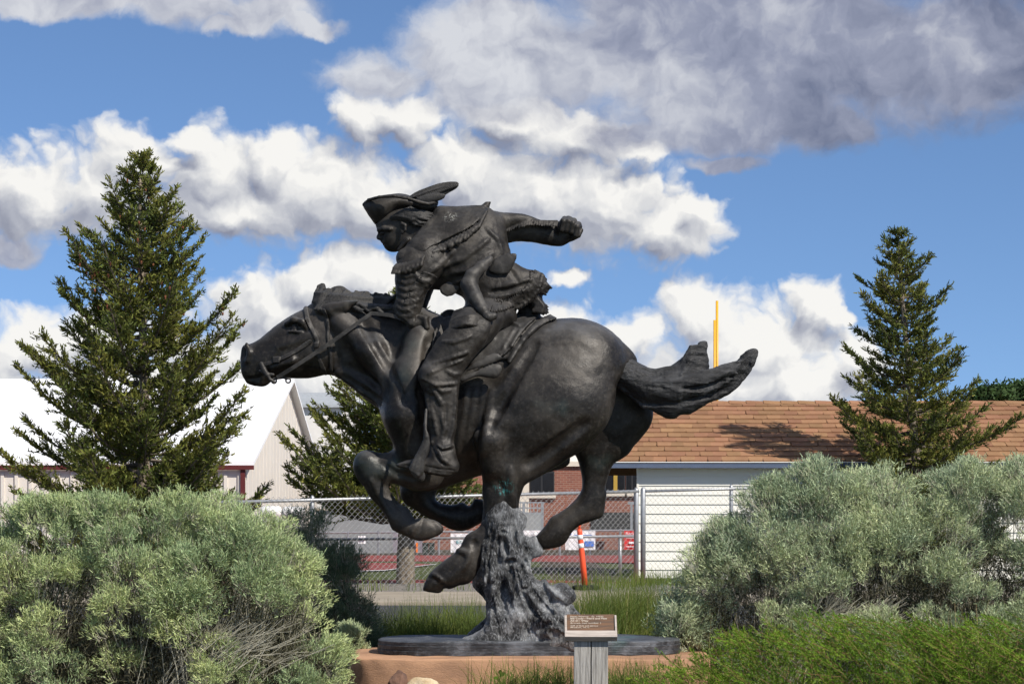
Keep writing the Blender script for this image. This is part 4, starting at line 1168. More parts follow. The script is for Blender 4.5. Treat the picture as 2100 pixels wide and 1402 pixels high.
# ------------------------------------------------------------------ ground, road, field
def ground_z(x, y):
    """garden bed by the statue, rising a little towards the fence"""
    x = np.asarray(x, float); y = np.asarray(y, float)
    t = np.clip((y - 1.5) / 4.0, 0, 1); t = t * t * (3 - 2 * t)
    z = -0.19 + 0.13 * t
    t2 = np.clip((y - 9.0) / 6.0, 0, 1); z = z + 0.06 * t2 * t2 * (3 - 2 * t2)
    t3 = np.clip((-2.5 - y) / 7.0, 0, 1); z = z - 0.75 * t3 * t3 * (3 - 2 * t3)
    near = np.clip(1 - np.abs(y) / 14, 0, 1)
    z = z + near * 0.012 * (np.sin(x * 3.1 + y * 1.3) + np.sin(x * 1.7 - y * 2.9))
    # the hut stands a little lower
    hx = np.clip((x - 1.6) / 1.0, 0, 1) * np.clip((y - 15.2) / 2, 0, 1) * np.clip((40 - y) / 6, 0, 1)
    return z - 0.10 * hx

def build_ground():
    ys = np.concatenate([np.arange(-16, 6, 0.25), np.arange(6, 30, 0.6), np.arange(30, 110, 5), [130, 180, 260, 400, 700, 1200]])
    xs = np.concatenate([[-900, -400, -200, -110, -60, -40, -25, -16], np.arange(-12, 12, 0.3), [12, 16, 25, 40, 60, 110, 200, 400, 900]])
    X, Y = np.meshgrid(xs, ys, indexing='ij')
    V = np.stack([X, Y, ground_z(X, Y)], -1).reshape(-1, 3)
    nx, ny = len(xs), len(ys)
    i = np.arange(nx * ny).reshape(nx, ny)
    F = np.stack([i[:-1, :-1], i[1:, :-1], i[1:, 1:], i[:-1, 1:]], -1).reshape(-1, 4)
    m = mat('bed_soil', (0.085, 0.066, 0.045), 0.95, vscale=5, col2=(0.045, 0.04, 0.026), bump=0.8, bscale=30, bdist=0.02)
    tag(mesh_np('ground', V, F, m, smooth=True), kind='structure')

    def sheet(name, poly, dz, m, res=0.5):
        """flat strip laid on the ground: poly of (x, y)"""
        x0, x1 = min(p[0] for p in poly), max(p[0] for p in poly)
        V = []; F = []
        (a, b_, c, d_) = poly
        n = 24; k = 6
        for s in range(n + 1):
            for t in range(k + 1):
                fs, ft = s / n, t / k
                x = (a[0] * (1 - fs) + b_[0] * fs) * (1 - ft) + (d_[0] * (1 - fs) + c[0] * fs) * ft
                y = (a[1] * (1 - fs) + b_[1] * fs) * (1 - ft) + (d_[1] * (1 - fs) + c[1] * fs) * ft
                V.append((x, y, float(ground_z(x, y)) + dz))
        for s in range(n):
            for t in range(k): F.append((s * (k + 1) + t, (s + 1) * (k + 1) + t, (s + 1) * (k + 1) + t + 1, s * (k + 1) + t + 1))
        return tag(mesh_np(name, V, F, m, smooth=True), kind='structure')
    asphalt = mat('asphalt', (0.075, 0.075, 0.078), 0.9, vscale=1.5, vary=0.25, bump=0.5, bscale=120, bdist=0.004)
    concrete = mat('pavement_concrete', (0.36, 0.31, 0.24), 0.85, vscale=2.0, vary=0.2, bump=0.4, bscale=60, bdist=0.004)
    gravel = mat('gravel', (0.34, 0.31, 0.27), 0.95, vscale=28, col2=(0.13, 0.12, 0.11), bump=1.0, bscale=45, bdist=0.03)
    red = mat('track_red', (0.27, 0.060, 0.050), 0.9, vscale=1.5, vary=0.12, bump=0.3, bscale=90)
    turf = mat('turf_green', (0.075, 0.088, 0.022), 0.95, vscale=3, col2=(0.058, 0.075, 0.018), bump=0.5, bscale=60)
    white = mat('line_paint', (0.72, 0.72, 0.70), 0.8, vary=0.1)
    sheet('road', [(-40, 4.6), (40, 4.6), (40, 9.2), (-40, 9.2)], 0.012, asphalt)
    mb = MB()
    for q in range(40):                                          # kerb stones of the pavement
        x = -40 + q * 2.0
        mb.box((x, 9.2, -0.2), (x + 1.992, 9.36, float(ground_z(x, 9.3)) + 0.045))
    tag(mb.build('kerb', concrete, bevel=0.01), kind='structure')
    sheet('pavement', [(-40, 9.36), (40, 9.36), (40, 12.0), (-40, 12.0)], 0.035, concrete)
    sheet('gravel_verge', [(-40, 12.0), (40, 12.0), (40, 15.2), (-40, 15.2)], 0.02, gravel)
    sheet('running_track', [(-40, 15.2), (2.1, 15.2), (2.1, 17.0), (-40, 17.0)], 0.018, red)
    sheet('sports_field', [(-60, 17.0), (60, 17.0), (60, 33.5), (-60, 33.5)], 0.012, turf)
    sheet('far_track', [(-90, 33.5), (90, 33.5), (90, 44.0), (-90, 44.0)], 0.02, red)
    # the bend of the track on the left, with its white edge line
    def px_ground(px, py):
        d = CAMZ * FPX / (py - HY); return ((px - CX) / FPX * d, d - CAMD)
    V = [px_ground(*p) for p in ((500, 1181), (790, 1172), (893, 1159), (790, 1156), (500, 1156))]
    tag(MB().add([(x, y, 0.030) for x, y in V], [(0, 1, 2, 3, 4)]).build('track_bend', red), kind='structure')
    V = [px_ground(*p) for p in ((500, 1182), (790, 1173), (895, 1159.5), (893, 1159), (790, 1171.8), (500, 1180.8))]
    tag(MB().add([(x, y, 0.036) for x, y in V], [(0, 1, 2, 3, 4, 5)]).build('track_line', white), kind='structure')
build_ground()

# ------------------------------------------------------------------ the brown-roofed hut
def build_hut():
    D = 31.80 - CAMD                      # wall plane
    sx = 31.8 / FPX
    X0, X1 = (1310 - CX) * sx, (2190 - CX) * sx
    RX0 = (1226 - CX) * 31.6 / FPX
    z_e = P(0, 947, 31.6 - CAMD).z; z_r = P(0, 826, 34.6 - CAMD).z
    y_e, y_r = 31.6 - CAMD, 34.6 - CAMD
    hut = empty('brown_roofed_hut', (X0 + 3, D, -0.1), 'low white clapboard hut with a long brown shingle roof', 'hut')
    board_m = mat('white_clapboard', (0.86, 0.84, 0.77), 0.6, vscale=2, vary=0.05, bump=0.2, bscale=60, bdist=0.002, stretch=(0.3, 1, 3))
    deck_m = mat('roof_deck', (0.17, 0.085, 0.042), 0.9)
    blue = mat('slate_blue_fascia', (0.10, 0.13, 0.20), 0.5, vary=0.1)
    whitem = mat('drip_edge', (0.8, 0.8, 0.78), 0.4)
    soff = mat('soffit', (0.36, 0.33, 0.24), 0.8)
    bx = X0 * 37 / 32 + 0.12          # the end wall runs back out of sight
    core = MB().add([(X0 + 0.02, D + 0.02, -0.25), (X1, D + 0.02, -0.25), (X1, D + 5, -0.25), (bx, D + 5, -0.25), (X0 + 0.02, D + 0.02, z_e - 0.02), (X1, D + 0.02, z_e - 0.02), (X1, D + 5, z_e - 0.02), (bx, D + 5, z_e - 0.02)],
                    [(0, 3, 2, 1), (4, 5, 6, 7), (0, 1, 5, 4), (1, 2, 6, 5), (2, 3, 7, 6), (3, 0, 4, 7)]).build('wall', board_m, hut)
    # boards, each lapped over the one below
    h = 0.149
    n = int((z_e + 0.2) / h) + 1
    for i in range(n):
        z0 = -0.2 + i * h; z1 = min(z0 + h + 0.012, z_e - 0.03)
        if z1 <= z0 + 0.02: break
        V = [(X0, D - 0.022, z0), (X1, D - 0.022, z0), (X1, D + 0.016, z0), (X0, D + 0.016, z0), (X0, D - 0.003, z1), (X1, D - 0.003, z1), (X1, D + 0.016, z1), (X0, D + 0.016, z1)]
        MB().add(V, [(0, 3, 2, 1), (4, 5, 6, 7), (0, 1, 5, 4), (1, 2, 6, 5), (2, 3, 7, 6), (3, 0, 4, 7)]).build('siding_board', board_m, core)
    MB().box((X0 - 0.035, D - 0.03, -0.2), (X0 - 0.001, D - 0.005, z_e - 0.03)).build('corner_board', board_m, hut)
    # roof
    mb = MB()
    t = 0.05
    yb = y_r + (y_r - y_e)
    V = [(RX0, y_e, z_e), (X1, y_e, z_e), (X1, y_r, z_r), (RX0, y_r, z_r), (RX0, yb, z_e), (X1, yb, z_e)]
    Vb = [(x, y, z - t) for x, y, z in V]
    mb.add(V + Vb, [(0, 1, 2, 3), (3, 2, 5, 4), (7, 6, 9, 8), (8, 9, 10, 11), (0, 6, 7, 1), (4, 5, 11, 10), (0, 3, 9, 6), (3, 4, 10, 9), (2, 1, 7, 8), (5, 2, 8, 11)])
    roof = mb.build('roof', deck_m, hut)
    MB().box((RX0, y_e - 0.03, z_e - 0.095), (X1, y_e - 0.002, z_e - 0.012)).build('fascia', blue, hut)
    MB().box((RX0, y_e - 0.045, z_e - 0.010), (X1, y_e + 0.02, z_e + 0.004)).build('drip_edge', whitem, hut)
    MB().box((RX0, y_e + 0.01, z_e - 0.09), (X1, D + 0.01, z_e - 0.06)).build('soffit', soff, hut)
    # dark entrance under the eave at the left end
    # shingles
    sm = mat('asphalt_shingle', (0.31, 0.170, 0.094), 0.95, vscale=2.0, col2=(0.24, 0.128, 0.070), bump=0.6, bscale=220, bdist=0.003, islands=0.17, spec=0.15)
    up = Vector((0, y_r - y_e, z_r - z_e)); L = up.length; up.normalize(); nrm = Vector((0, -up.z, up.y))
    rows = 13; ex = L / rows; wd = 0.2185
    def tab_mesh(name, th_lo, th_hi, w, e):
        # lower edge lifted, corners cut back as on a keyed tab
        o = [(-w / 2 + 0.008, 0), (w / 2 - 0.008, 0), (w / 2 - 0.002, 0.05), (w / 2 + 0.012, e * 0.62), (w / 2 + 0.012, e + 0.05), (-w / 2 + 0.012, e + 0.05), (-w / 2 + 0.012, e * 0.62), (-w / 2 + 0.002, 0.05)]
        V = []; k = len(o)
        for lev in (0, 1):
            for (x, y) in o:
                th = th_lo + (th_hi - th_lo) * min(1, y / e)
                q = up * y + nrm * (0.004 + (th if lev else 0)); V.append((x, q.y, q.z))
        F = [tuple(range(k - 1, -1, -1)), tuple(range(k, 2 * k))] + [(i, (i + 1) % k, (i + 1) % k + k, i + k) for i in range(k)]
        me = bpy.data.meshes.new(name); me.from_pydata(V, [], F); me.materials.append(sm)
        bm = bmesh.new(); bm.from_mesh(me); bmesh.ops.recalc_face_normals(bm, faces=bm.faces[:]); bm.to_mesh(me); bm.free()
        return me
    base = tab_mesh('shingle', 0.024, 0.005, wd + 0.006, ex)
    rnd = random.Random(9)
    cells = []
    cols = int((X1 - RX0) / wd) + 1
    for r in range(rows):
        for c in range(cols):
            x = RX0 + (c + 0.5 * (r % 2)) * wd + wd / 2 + rnd.uniform(-0.012, 0.012)
            if x > X1 - wd / 2: continue
            o = Vector((x, y_e - 0.02, z_e)) + up * (r * ex)
            px = CX + o.x / (o.y + CAMD) * FPX
            cells.append((o, r, c, px))
    vis = [c for c in cells if 1262 < c[3] < 2108]
    vis.sort(key=lambda c: (c[1] // 3, abs(c[3] - 1600)))
    single = set(id(c) for c in vis[:300])
    rest = MB()
    for c in cells:
        o = c[0]; dz = rnd.uniform(-0.003, 0.004); tilt = rnd.uniform(-0.02, 0.02)
        if id(c) in single:
            ob = bpy.data.objects.new('shingle', base)
            ob.location = o + nrm * dz; ob.rotation_euler = (0, tilt, 0)
            link(ob, roof)
        else:
            rest.add([(v.co.x + o.x, v.co.y + o.y, v.co.z + o.z + dz) for v in base.vertices], [tuple(p.vertices) for p in base.polygons])
    if rest.V:
        ro = rest.build('shingles', sm, roof); tag(ro, kind='stuff')
    # ridge caps
    for q in range(int((X1 - RX0) / 0.3)):
        x = RX0 + q * 0.3
        a = Vector((x, y_r, z_r)) + Vector((0, 0, 0.018)); w1 = x + 0.33
        V = []
        for xx, lift in ((x, 0.012), (w1, 0.0)):
            for (dy, dz) in ((-0.15, -0.15 * (z_r - z_e) / (y_r - y_e)), (0, 0), (0.15, -0.15 * (z_r - z_e) / (y_r - y_e))):
                V.append((xx, y_r + dy, z_r + 0.032 + dz + lift)); V.append((xx, y_r + dy, z_r + 0.022 + dz + lift))
        F = [(0, 2, 8, 6), (2, 4, 10, 8), (1, 7, 9, 3), (3, 9, 11, 5), (0, 6, 7, 1), (4, 5, 11, 10), (0, 1, 3, 2), (2, 3, 5, 4), (6, 8, 9, 7), (8, 10, 11, 9)]
        MB().add(V, F).build('ridge_cap', sm, roof)
build_hut()

# ------------------------------------------------------------------ chain link fences
galv = mat('galvanised_steel', (0.42, 0.43, 0.44), 0.45, metal=0.6, spec=0.5, vary=0.2, vscale=8)
wire_m = mat('galvanised_wire', (0.40, 0.40, 0.39), 0.5, metal=0.4, vary=0.2, vscale=20)
def link_mesh(p0, p1, z0, z1, pitch, r, name, parent, m=wire_m):
    """woven diamond mesh between two plan points"""
    p0 = np.array(p0, float); p1 = np.array(p1, float)
    L = np.linalg.norm(p1 - p0); e = (p1 - p0) / L; nn = np.array([-e[1], e[0]])
    ncol = int(L / pitch); H = z1 - z0; nrow = int(H / (pitch / 2))
    segs_a = []; segs_b = []
    k = np.arange(nrow + 1)
    for j in range(2 * ncol):
        s = (j + ((k + j) % 2)) * pitch / 2
        z = z0 + k * pitch / 2
        dep = 0.004 * np.where(((k + j) % 2) == 0, 1, -1)
        P_ = np.stack([p0[0] + e[0] * s + nn[0] * dep, p0[1] + e[1] * s + nn[1] * dep, z], 1)
        P_[-1, 2] += 0.012                      # twisted ends stand up above the rail
        segs_a.append(P_[:-1]); segs_b.append(P_[1:])
    A = np.concatenate(segs_a); B_ = np.concatenate(segs_b)
    d = B_ - A; d /= np.linalg.norm(d, axis=1)[:, None]
    n3 = np.array([nn[0], nn[1], 0.0])
    u = np.cross(d, n3); u /= np.linalg.norm(u, axis=1)[:, None]
    v = np.tile(n3, (len(A), 1))
    V = np.stack([A + u * r, A - u * r * .5 + v * r * .87, A - u * r * .5 - v * r * .87, B_ + u * r, B_ - u * r * .5 + v * r * .87, B_ - u * r * .5 - v * r * .87], 1).reshape(-1, 3)
    b0 = np.arange(len(A)) * 6
    F = np.concatenate([np.stack([b0 + i, b0 + (i + 1) % 3, b0 + 3 + (i + 1) % 3, b0 + 3 + i], 1) for i in range(3)])
    o = mesh_np(name, V, F, m, parent)
    return tag(o, kind='stuff')

def build_fences():
    def fd(px): return 24.5 + (px - 480) / 830 * 2.5
    def at(px, py): return P(px, py, fd(px) - CAMD)
    rail = lambda px: 1029 - (px - 480) * 22 / 830
    H = 1.22
    f = empty('chain_link_fence', (0, fd(1050) - CAMD, 0), 'silver chain link fence crossing behind the statue, nearest of the fences', 'fence')
    pts = [at(x, rail(x)) for x in (380, 700, 1000, 1310)]
    MB().tube(pts, 0.021, 8).build('top_rail', galv, f, smooth=True)
    pts2 = [at(x, rail(x)) for x in (1322, 1500, 1700)]
    MB().tube(pts2, 0.019, 8).build('top_rail', galv, f, smooth=True)
    for px in (400, 640, 1002, 1500):
        a = at(px, rail(px)); MB().tube([(a.x, a.y + 0.03, a.z - H - 0.1), (a.x, a.y + 0.03, a.z + 0.03), (a.x, a.y + 0.03, a.z + 0.06)], [0.028, 0.028, 0.012], 10).build('post', galv, f, smooth=True)
    for px, r in ((1305, 0.034), (1319, 0.036)):
        a = at(px, rail(px)); MB().tube([(a.x, a.y + 0.02, a.z - H - 0.15), (a.x, a.y + 0.02, a.z + 0.02), (a.x, a.y + 0.02, a.z + 0.055)], [r, r, r * 0.5], 10).build('post', galv, f, smooth=True)
    for (x0, x1, r) in ((380, 1303, 0.0024), (1323, 1640, 0.0019)):
        a, b_ = at(x0, rail(x0)), at(x1, rail(x1))
        n = 6
        for q in range(n):
            pa = a.lerp(b_, q / n); pb = a.lerp(b_, (q + 1) / n)
            zt = (pa.z + pb.z) / 2
            link_mesh((pa.x, pa.y - 0.026), (pb.x, pb.y - 0.026), zt - H, zt + 0.035, 0.078, r, 'wire_mesh', f)
    # low inner fence just behind
    d2 = 28.3
    g = empty('low_chain_link_fence', (0, d2 - CAMD, 0), 'lower chain link fence with a single rail behind the first fence', 'fence')
    q0, q1 = P(640, 1106, d2 - CAMD), P(1300, 1099, d2 - CAMD)
    MB().tube([q0, q1], 0.019, 8).build('top_rail', galv, g, smooth=True)
    for px in (700, 985, 1272):
        a = P(px, 1106 - (px - 640) * 7 / 660, d2 - CAMD)
        MB().tube([(a.x, a.y + 0.02, 0.0), (a.x, a.y + 0.02, a.z + 0.02)], 0.026, 8).build('post', galv, g, smooth=True)
    link_mesh((q0.x, q0.y - 0.02), (q1.x, q1.y - 0.02), 0.02, q0.z + 0.03, 0.078, 0.0017, 'wire_mesh', g)
    # fence on the far side of the field
    d3 = 56
    h_ = empty('far_field_fence', (0, d3 - CAMD, 0), 'far pipe-rail fence across the field hung with banners', 'fence')
    MB().tube([P(560, 1093, d3 - CAMD), P(1420, 1086, d3 - CAMD)], 0.03, 6).build('top_rail', galv, h_)
    for q in range(14):
        px = 590 + q * 62
        a = P(px, 1092 - (px - 590) * 0.008, d3 - CAMD); MB().tube([(a.x, a.y, 0), (a.x, a.y, a.z + 0.03)], 0.035, 6).build('post', galv, h_)
    link_mesh((P(560, 1093, d3 - CAMD).x, d3 - CAMD), (P(1420, 1086, d3 - CAMD).x, d3 - CAMD), 0.02, 0.66, 0.16, 0.003, 'wire_mesh', h_)
build_fences()

# ------------------------------------------------------------------ buildings beyond
def build_far():
    # long white-roofed hall on the left
    d1, d2, d3 = 60, 71, 82
    Xg = (505 - CX) / FPX * d1
    ze = P(0, 952, d1 - CAMD).z; zr = P(0, 784, d2 - CAMD).z
    XL = -42
    hall = empty('white_roofed_hall', (Xg - 10, d2 - CAMD, 0), 'big beige metal hall with a bright white roof on the left', 'building')
    beige = mat('beige_sheet_metal', (0.72, 0.665, 0.59), 0.6, vary=0.05, vscale=1.2)
    wroof = mat('white_roof_metal', (0.86, 0.86, 0.86), 0.5, vary=0.04, vscale=0.5)
    maroon = mat('maroon_trim', (0.115, 0.022, 0.022), 0.6, vary=0.15)
    y1, y2, y3 = d1 - CAMD, d2 - CAMD, d3 - CAMD
    MB().add([(XL, y1, -0.2), (Xg, y1, -0.2), (Xg, y3, -0.2), (XL, y3, -0.2), (XL, y1, ze), (Xg, y1, ze), (Xg, y3, ze), (XL, y3, ze), (XL, y2, zr), (Xg, y2, zr)],
             [(0, 1, 5, 4), (1, 2, 6, 9, 5), (2, 3, 7, 6), (3, 0, 4, 8, 7), (4, 5, 9, 8), (7, 8, 9, 6)]).build('wall', beige, hall)
    rb = MB()
    for q in range(int((Xg - XL) / 0.42)):
        x = Xg - 0.2 - q * 0.42
        rb.box((x - 0.05, y1 - 0.05, -0.2), (x + 0.05, y1 - 0.001, ze - 0.25))
    tag(rb.build('wall_ribs', beige, hall), kind='stuff')
    rb = MB()
    n = int((y3 - y1) / 0.9)
    for q in range(n):
        y = y1 + 0.5 + q * 0.9
        top = ze + (zr - ze) * (1 - abs(y - y2) / (y2 - y1)) - 0.1
        rb.box((Xg + 0.001, y - 0.03, -0.2), (Xg + 0.010, y + 0.03, top))
    tag(rb.build('gable_ribs', beige, hall), kind='stuff')
    def slab(ya, za, yb, zb, th):
        return [(XL, ya, za), (Xg + 0.25, ya, za), (Xg + 0.25, yb, zb), (XL, yb, zb), (XL, ya, za + th), (Xg + 0.25, ya, za + th), (Xg + 0.25, yb, zb + th), (XL, yb, zb + th)]
    FB = [(0, 3, 2, 1), (4, 5, 6, 7), (0, 1, 5, 4), (1, 2, 6, 5), (2, 3, 7, 6), (3, 0, 4, 7)]
    sl = (zr - ze) / (y2 - y1)
    roof = MB().add(slab(y1 - 0.12, ze - 0.12 * sl + 0.01, y2, zr + 0.01, 0.12), FB).build('roof', wroof, hall)
    MB().add(slab(y2 + 0.001, zr + 0.01, y3 + 0.4, ze - 0.4 * sl + 0.01, 0.12), FB).build('roof', wroof, hall)
    MB().box((XL, y1 - 0.19, ze - 0.16), (Xg + 0.25, y1 - 0.121, ze - 0.03)).build('gutter', maroon, hall)
    MB().box((Xg - 0.16, y1 - 0.115, -0.2), (Xg - 0.02, y1 - 0.055, ze - 0.1)).build('downpipe', maroon, hall)
    # building behind with a grey corrugated roof
    d4 = 95
    X0, X1 = (596 - CX) / FPX * d4, (712 - CX) / FPX * d4
    b2 = empty('grey_roofed_building', ((X0 + X1) / 2, d4 - CAMD, 0), 'pale building with a grey ribbed roof behind the middle spruce', 'building')
    pale = mat('pale_render', (0.74, 0.71, 0.66), 0.7, vary=0.06)
    grey = mat('grey_roof_metal', (0.42, 0.44, 0.46), 0.5, vary=0.1)
    za, zb = P(0, 836, d4 - CAMD).z, P(0, 806, d4 + 4 - CAMD).z
    MB().box((X0, d4 - CAMD, -0.2), (X1, d4 - CAMD + 9, za)).build('wall', pale, b2)
    yb = d4 - CAMD
    rf = MB().add([(X0 - .2, yb - 0.3, za), (X1, yb - 0.3, za), (X1, yb + 4, zb), (X0 - .2, yb + 4, zb), (X0 - .2, yb + 9, za), (X1, yb + 9, za)], [(0, 1, 2, 3), (3, 2, 5, 4), (0, 3, 4), (1, 5, 2), (0, 4, 5, 1)]).build('roof', grey, b2)
    for q in range(7):
        f0 = q / 7
        y = yb - 0.3 + 4.3 * f0; z = za + (zb - za) * f0
        MB().box((X0 - .2, y, z + 0.01), (X1, y + 0.12, z + 0.13)).build('roof_rib', grey, rf)
    # grey low block on the left of the field
    d5 = 62
    X0, X1 = (648 - CX) / FPX * d5, (800 - CX) / FPX * d5
    gb = empty('grey_block', ((X0 + X1) / 2, d5 - CAMD, 0), 'low flat grey wall seen through the fence beside the dark bush', 'wall')
    gm = mat('grey_block_wall', (0.27, 0.27, 0.275), 0.8, vary=0.12, vscale=1.0)
    MB().box((X0, d5 - CAMD, -0.2), (X1, d5 - CAMD + 4, P(0, 1046, d5 - CAMD).z)).build('wall_face', gm, gb)
    MB().box((X0 - .1, d5 - CAMD - 0.1, P(0, 1046, d5 - CAMD).z + 0.002), (X1 + .1, d5 - CAMD + 4.1, P(0, 1042, d5 - CAMD).z)).build('coping', mat('tan_coping', (0.50, 0.42, 0.32), 0.8, vary=0.1), gb)
    # brick school wing
    d6 = 72
    yb = d6 - CAMD
    X0, X1 = (760 - CX) / FPX * d6, (1560 - CX) / FPX * d6
    s = empty('brick_school_building', (3, yb, 0), 'red brick flat-roofed building with dark windows beyond the field', 'building')
    bm_ = bpy.data.materials.new('red_brick'); bm_.use_nodes = True
    b = NB(bm_.node_tree); bs = bm_.node_tree.nodes['Principled BSDF']
    tc = b.n('ShaderNodeTexCoord'); sp = b.sep(tc.outputs['Object'])
    br = b.n('ShaderNodeTexBrick'); b.put(br.inputs['Vector'], b.xyz(sp[0], sp[2], 0.0))
    br.inputs['Color1'].default_value = (0.26, 0.095, 0.062, 1); br.inputs['Color2'].default_value = (0.20, 0.068, 0.048, 1); br.inputs['Mortar'].default_value = (0.30, 0.20, 0.15, 1)
    br.inputs['Scale'].default_value = 1.0; br.inputs['Brick Width'].default_value = 0.22; br.inputs['Row Height'].default_value = 0.078; br.inputs['Mortar Size'].default_value = 0.008
    bm_.node_tree.links.new(br.outputs[0], bs.inputs['Base Color']); bs.inputs['Roughness'].default_value = 0.9
    cream = mat('cream_concrete', (0.68, 0.60, 0.50), 0.8, vary=0.06)
    dark = mat('dark_window_glass', (0.012, 0.013, 0.015), 0.15, spec=0.5, vary=0.3)
    frame = mat('dark_window_frame', (0.03, 0.03, 0.032), 0.5)
    ylw = mat('yellow_mullion', (0.42, 0.27, 0.05), 0.6)
    zt = P(0, 956, yb).z
    MB().box((X0, yb, -0.2), (X1, yb + 12, zt)).build('wall', bm_, s)
    MB().box((X0 - 0.1, yb - 0.12, zt + 0.002), (X1, yb + 12, P(0, 946, yb).z)).build('coping', cream, s)
    MB().box((P(900, 0, yb).x, yb + 5, zt + 0.25), (X1, yb + 12, P(0, 905, yb).z)).build('upper_storey', pale, s)
    a0 = P(1000, 0, yb).x; a1 = P(1085, 0, yb).x
    MB().box((a0, yb - 0.15, -0.2), (a1, yb - 0.002, zt)).build('pilaster', cream, s)
    for (p0, p1, ptop, pbot) in ((1086, 1137, 966, 1013), (1240, 1282, 966, 1009), (1284, 1310, 966, 1009), (1330, 1400, 966, 1009)):
        c0, c1 = P(p0, ptop, yb), P(p1, pbot, yb)
        w = MB().box((c0.x, yb - 0.03, c1.z), (c1.x, yb - 0.003, c0.z)).build('window', frame, s)
        nn = 2
        for k in range(nn):
            xa = c0.x + (c1.x - c0.x) * k / nn + 0.04; xb = c0.x + (c1.x - c0.x) * (k + 1) / nn - 0.04
            MB().box((xa, yb - 0.045, c1.z + 0.06), (xb, yb - 0.031, c0.z - 0.06)).build('pane', dark, w)
        MB().box((c0.x - 0.05, yb - 0.14, c1.z - 0.14), (c1.x + 0.05, yb - 0.004, c1.z - 0.002)).build('sill', cream, w)
    c0 = P(1258, 966, yb); MB().box((c0.x, yb - 0.08, P(0, 1006, yb).z), (c0.x + 0.14, yb - 0.046, c0.z)).build('mullion', ylw, s)
    # dark service opening and steel stair at its foot
    c0, c1 = P(1212, 1050, yb), P(1304, 1086, yb)
    MB().box((c0.x, yb - 0.05, c1.z), (c1.x, yb - 0.004, c0.z)).build('service_door', mat('dark_shutter', (0.055, 0.055, 0.055), 0.7, vary=0.2), s)
    c0, c1 = P(1062, 1050, yb), P(1112, 1090, yb)
    MB().box((c0.x, yb - 0.4, 0.0), (c1.x, yb - 0.16, c0.z)).build('steel_door', mat('grey_steel_door', (0.33, 0.34, 0.35), 0.6, vary=0.15), s)
    st = empty('steel_railing', (P(1085, 0, yb - 1.2).x, yb - 1.2, 0), 'grey steel railing in front of the brick building', 'railing')
    yr = yb - 1.2
    for (px) in (1060, 1074, 1112):
        a = P(px, 1030, yr); MB().box((a.x - 0.05, yr - 0.04, 0), (a.x + 0.05, yr + 0.04, a.z)).build('post', galv, st)
    for py in (1030, 1041, 1052):
        a = P(1040, py, yr); c = P(1116, py, yr); MB().box((a.x, yr - 0.03, a.z - 0.025), (c.x, yr + 0.03, a.z + 0.025)).build('rail', galv, st)
    for q in range(9):
        a = P(1046 + q * 7, 1030, yr); b1 = P(1046 + q * 7, 1052, yr)
        MB().box((a.x - 0.015, yr - 0.015, b1.z), (a.x + 0.015, yr + 0.015, a.z)).build('baluster', galv, st)
    gp = empty('metal_frame', (P(1294, 0, yr).x, yr, 0), 'thin grey metal frame on two legs by the dark opening', 'frame')
    a = P(1288, 1028, yr); c = P(1310, 1034, yr); MB().box((a.x, yr - .05, c.z), (c.x, yr + .05, a.z)).build('crossbar', galv, gp)
    for px in (1295, 1306):
        a = P(px, 1034, yr); MB().box((a.x - .04, yr - .04, 0), (a.x + .04, yr + .04, a.z - 0.002)).build('leg', galv, gp)
    # two dark utility boxes on the left
    for i, (p0, p1) in enumerate(((866, 878), (880, 890))):
        a, c = P(p0, 1112, 58 - CAMD), P(p1, 1146, 58 - CAMD)
        u = empty('utility_box', ((a.x + c.x) / 2, 58 - CAMD, 0), ('left' if i == 0 else 'right') + ' one of two dark green utility boxes beyond the tree trunk', 'box', 'utility boxes by the field')
        ub = mat('dark_green_box', (0.045, 0.058, 0.05), 0.7, vary=0.2)
        MB().box((a.x, 58 - CAMD, 0), (c.x, 58.4 - CAMD, a.z - 0.05)).build('cabinet', ub, u, bevel=0.02)
        MB().box((a.x - .02, 57.97 - CAMD, a.z - 0.048), (c.x + .02, 58.43 - CAMD, a.z)).build('lid', ub, u, bevel=0.01)
    # goal posts, seen end on
    gpm = mat('yellow_goal_paint', (0.80, 0.40, 0.035), 0.45, spec=0.4, vary=0.05)
    g = empty('goal_posts', (8.2, 80 - CAMD, 0), 'tall yellow football goal posts seen end-on behind the hut roof', 'goal post')
    A = P(1470.5, 617, 76 - CAMD); B = P(1465.5, 656, 83 - CAMD)
    A.z = B.z = (A.z + B.z) / 2
    for q, nm in ((A, 'upright'), (B, 'upright')):
        MB().tube([(q.x, q.y, 3.05), (q.x, q.y, q.z)], 0.052, 10).build(nm, gpm, g, smooth=True)
    MB().tube([(A.x, A.y, 3.05), (B.x, B.y, 3.05)], 0.08, 10).build('crossbar', gpm, g, smooth=True)
    mx, my = (A.x + B.x) / 2, (A.y + B.y) / 2
    MB().tube([(mx, my, 3.05), (mx + 0.6, my, 2.9), (mx + 1.2, my, 2.3), (mx + 1.4, my, 1.4), (mx + 1.4, my, 0)], 0.1, 10).build('gooseneck', gpm, g, smooth=True)
    # white tanks half hidden by the bush
    for i, (px, py, r) in enumerate(((556, 1050, 13), (602, 1052, 14))):
        c = P(px, py, 40 - CAMD); rr = r * 40 / FPX
        o = empty('white_tank', (c.x, c.y, 0), ('left' if i == 0 else 'right') + ' one of two small white tanks behind the fence above the bush', 'tank', 'white tanks behind the fence')
        wm = mat('white_tank_paint', (0.78, 0.77, 0.74), 0.5, vary=0.08)
        prof = [(-1.7, 0.0), (-1.65, 0.5), (-1.5, 0.82), (-1.2, 1.0), (1.2, 1.0), (1.5, 0.82), (1.65, 0.5), (1.7, 0.0)]
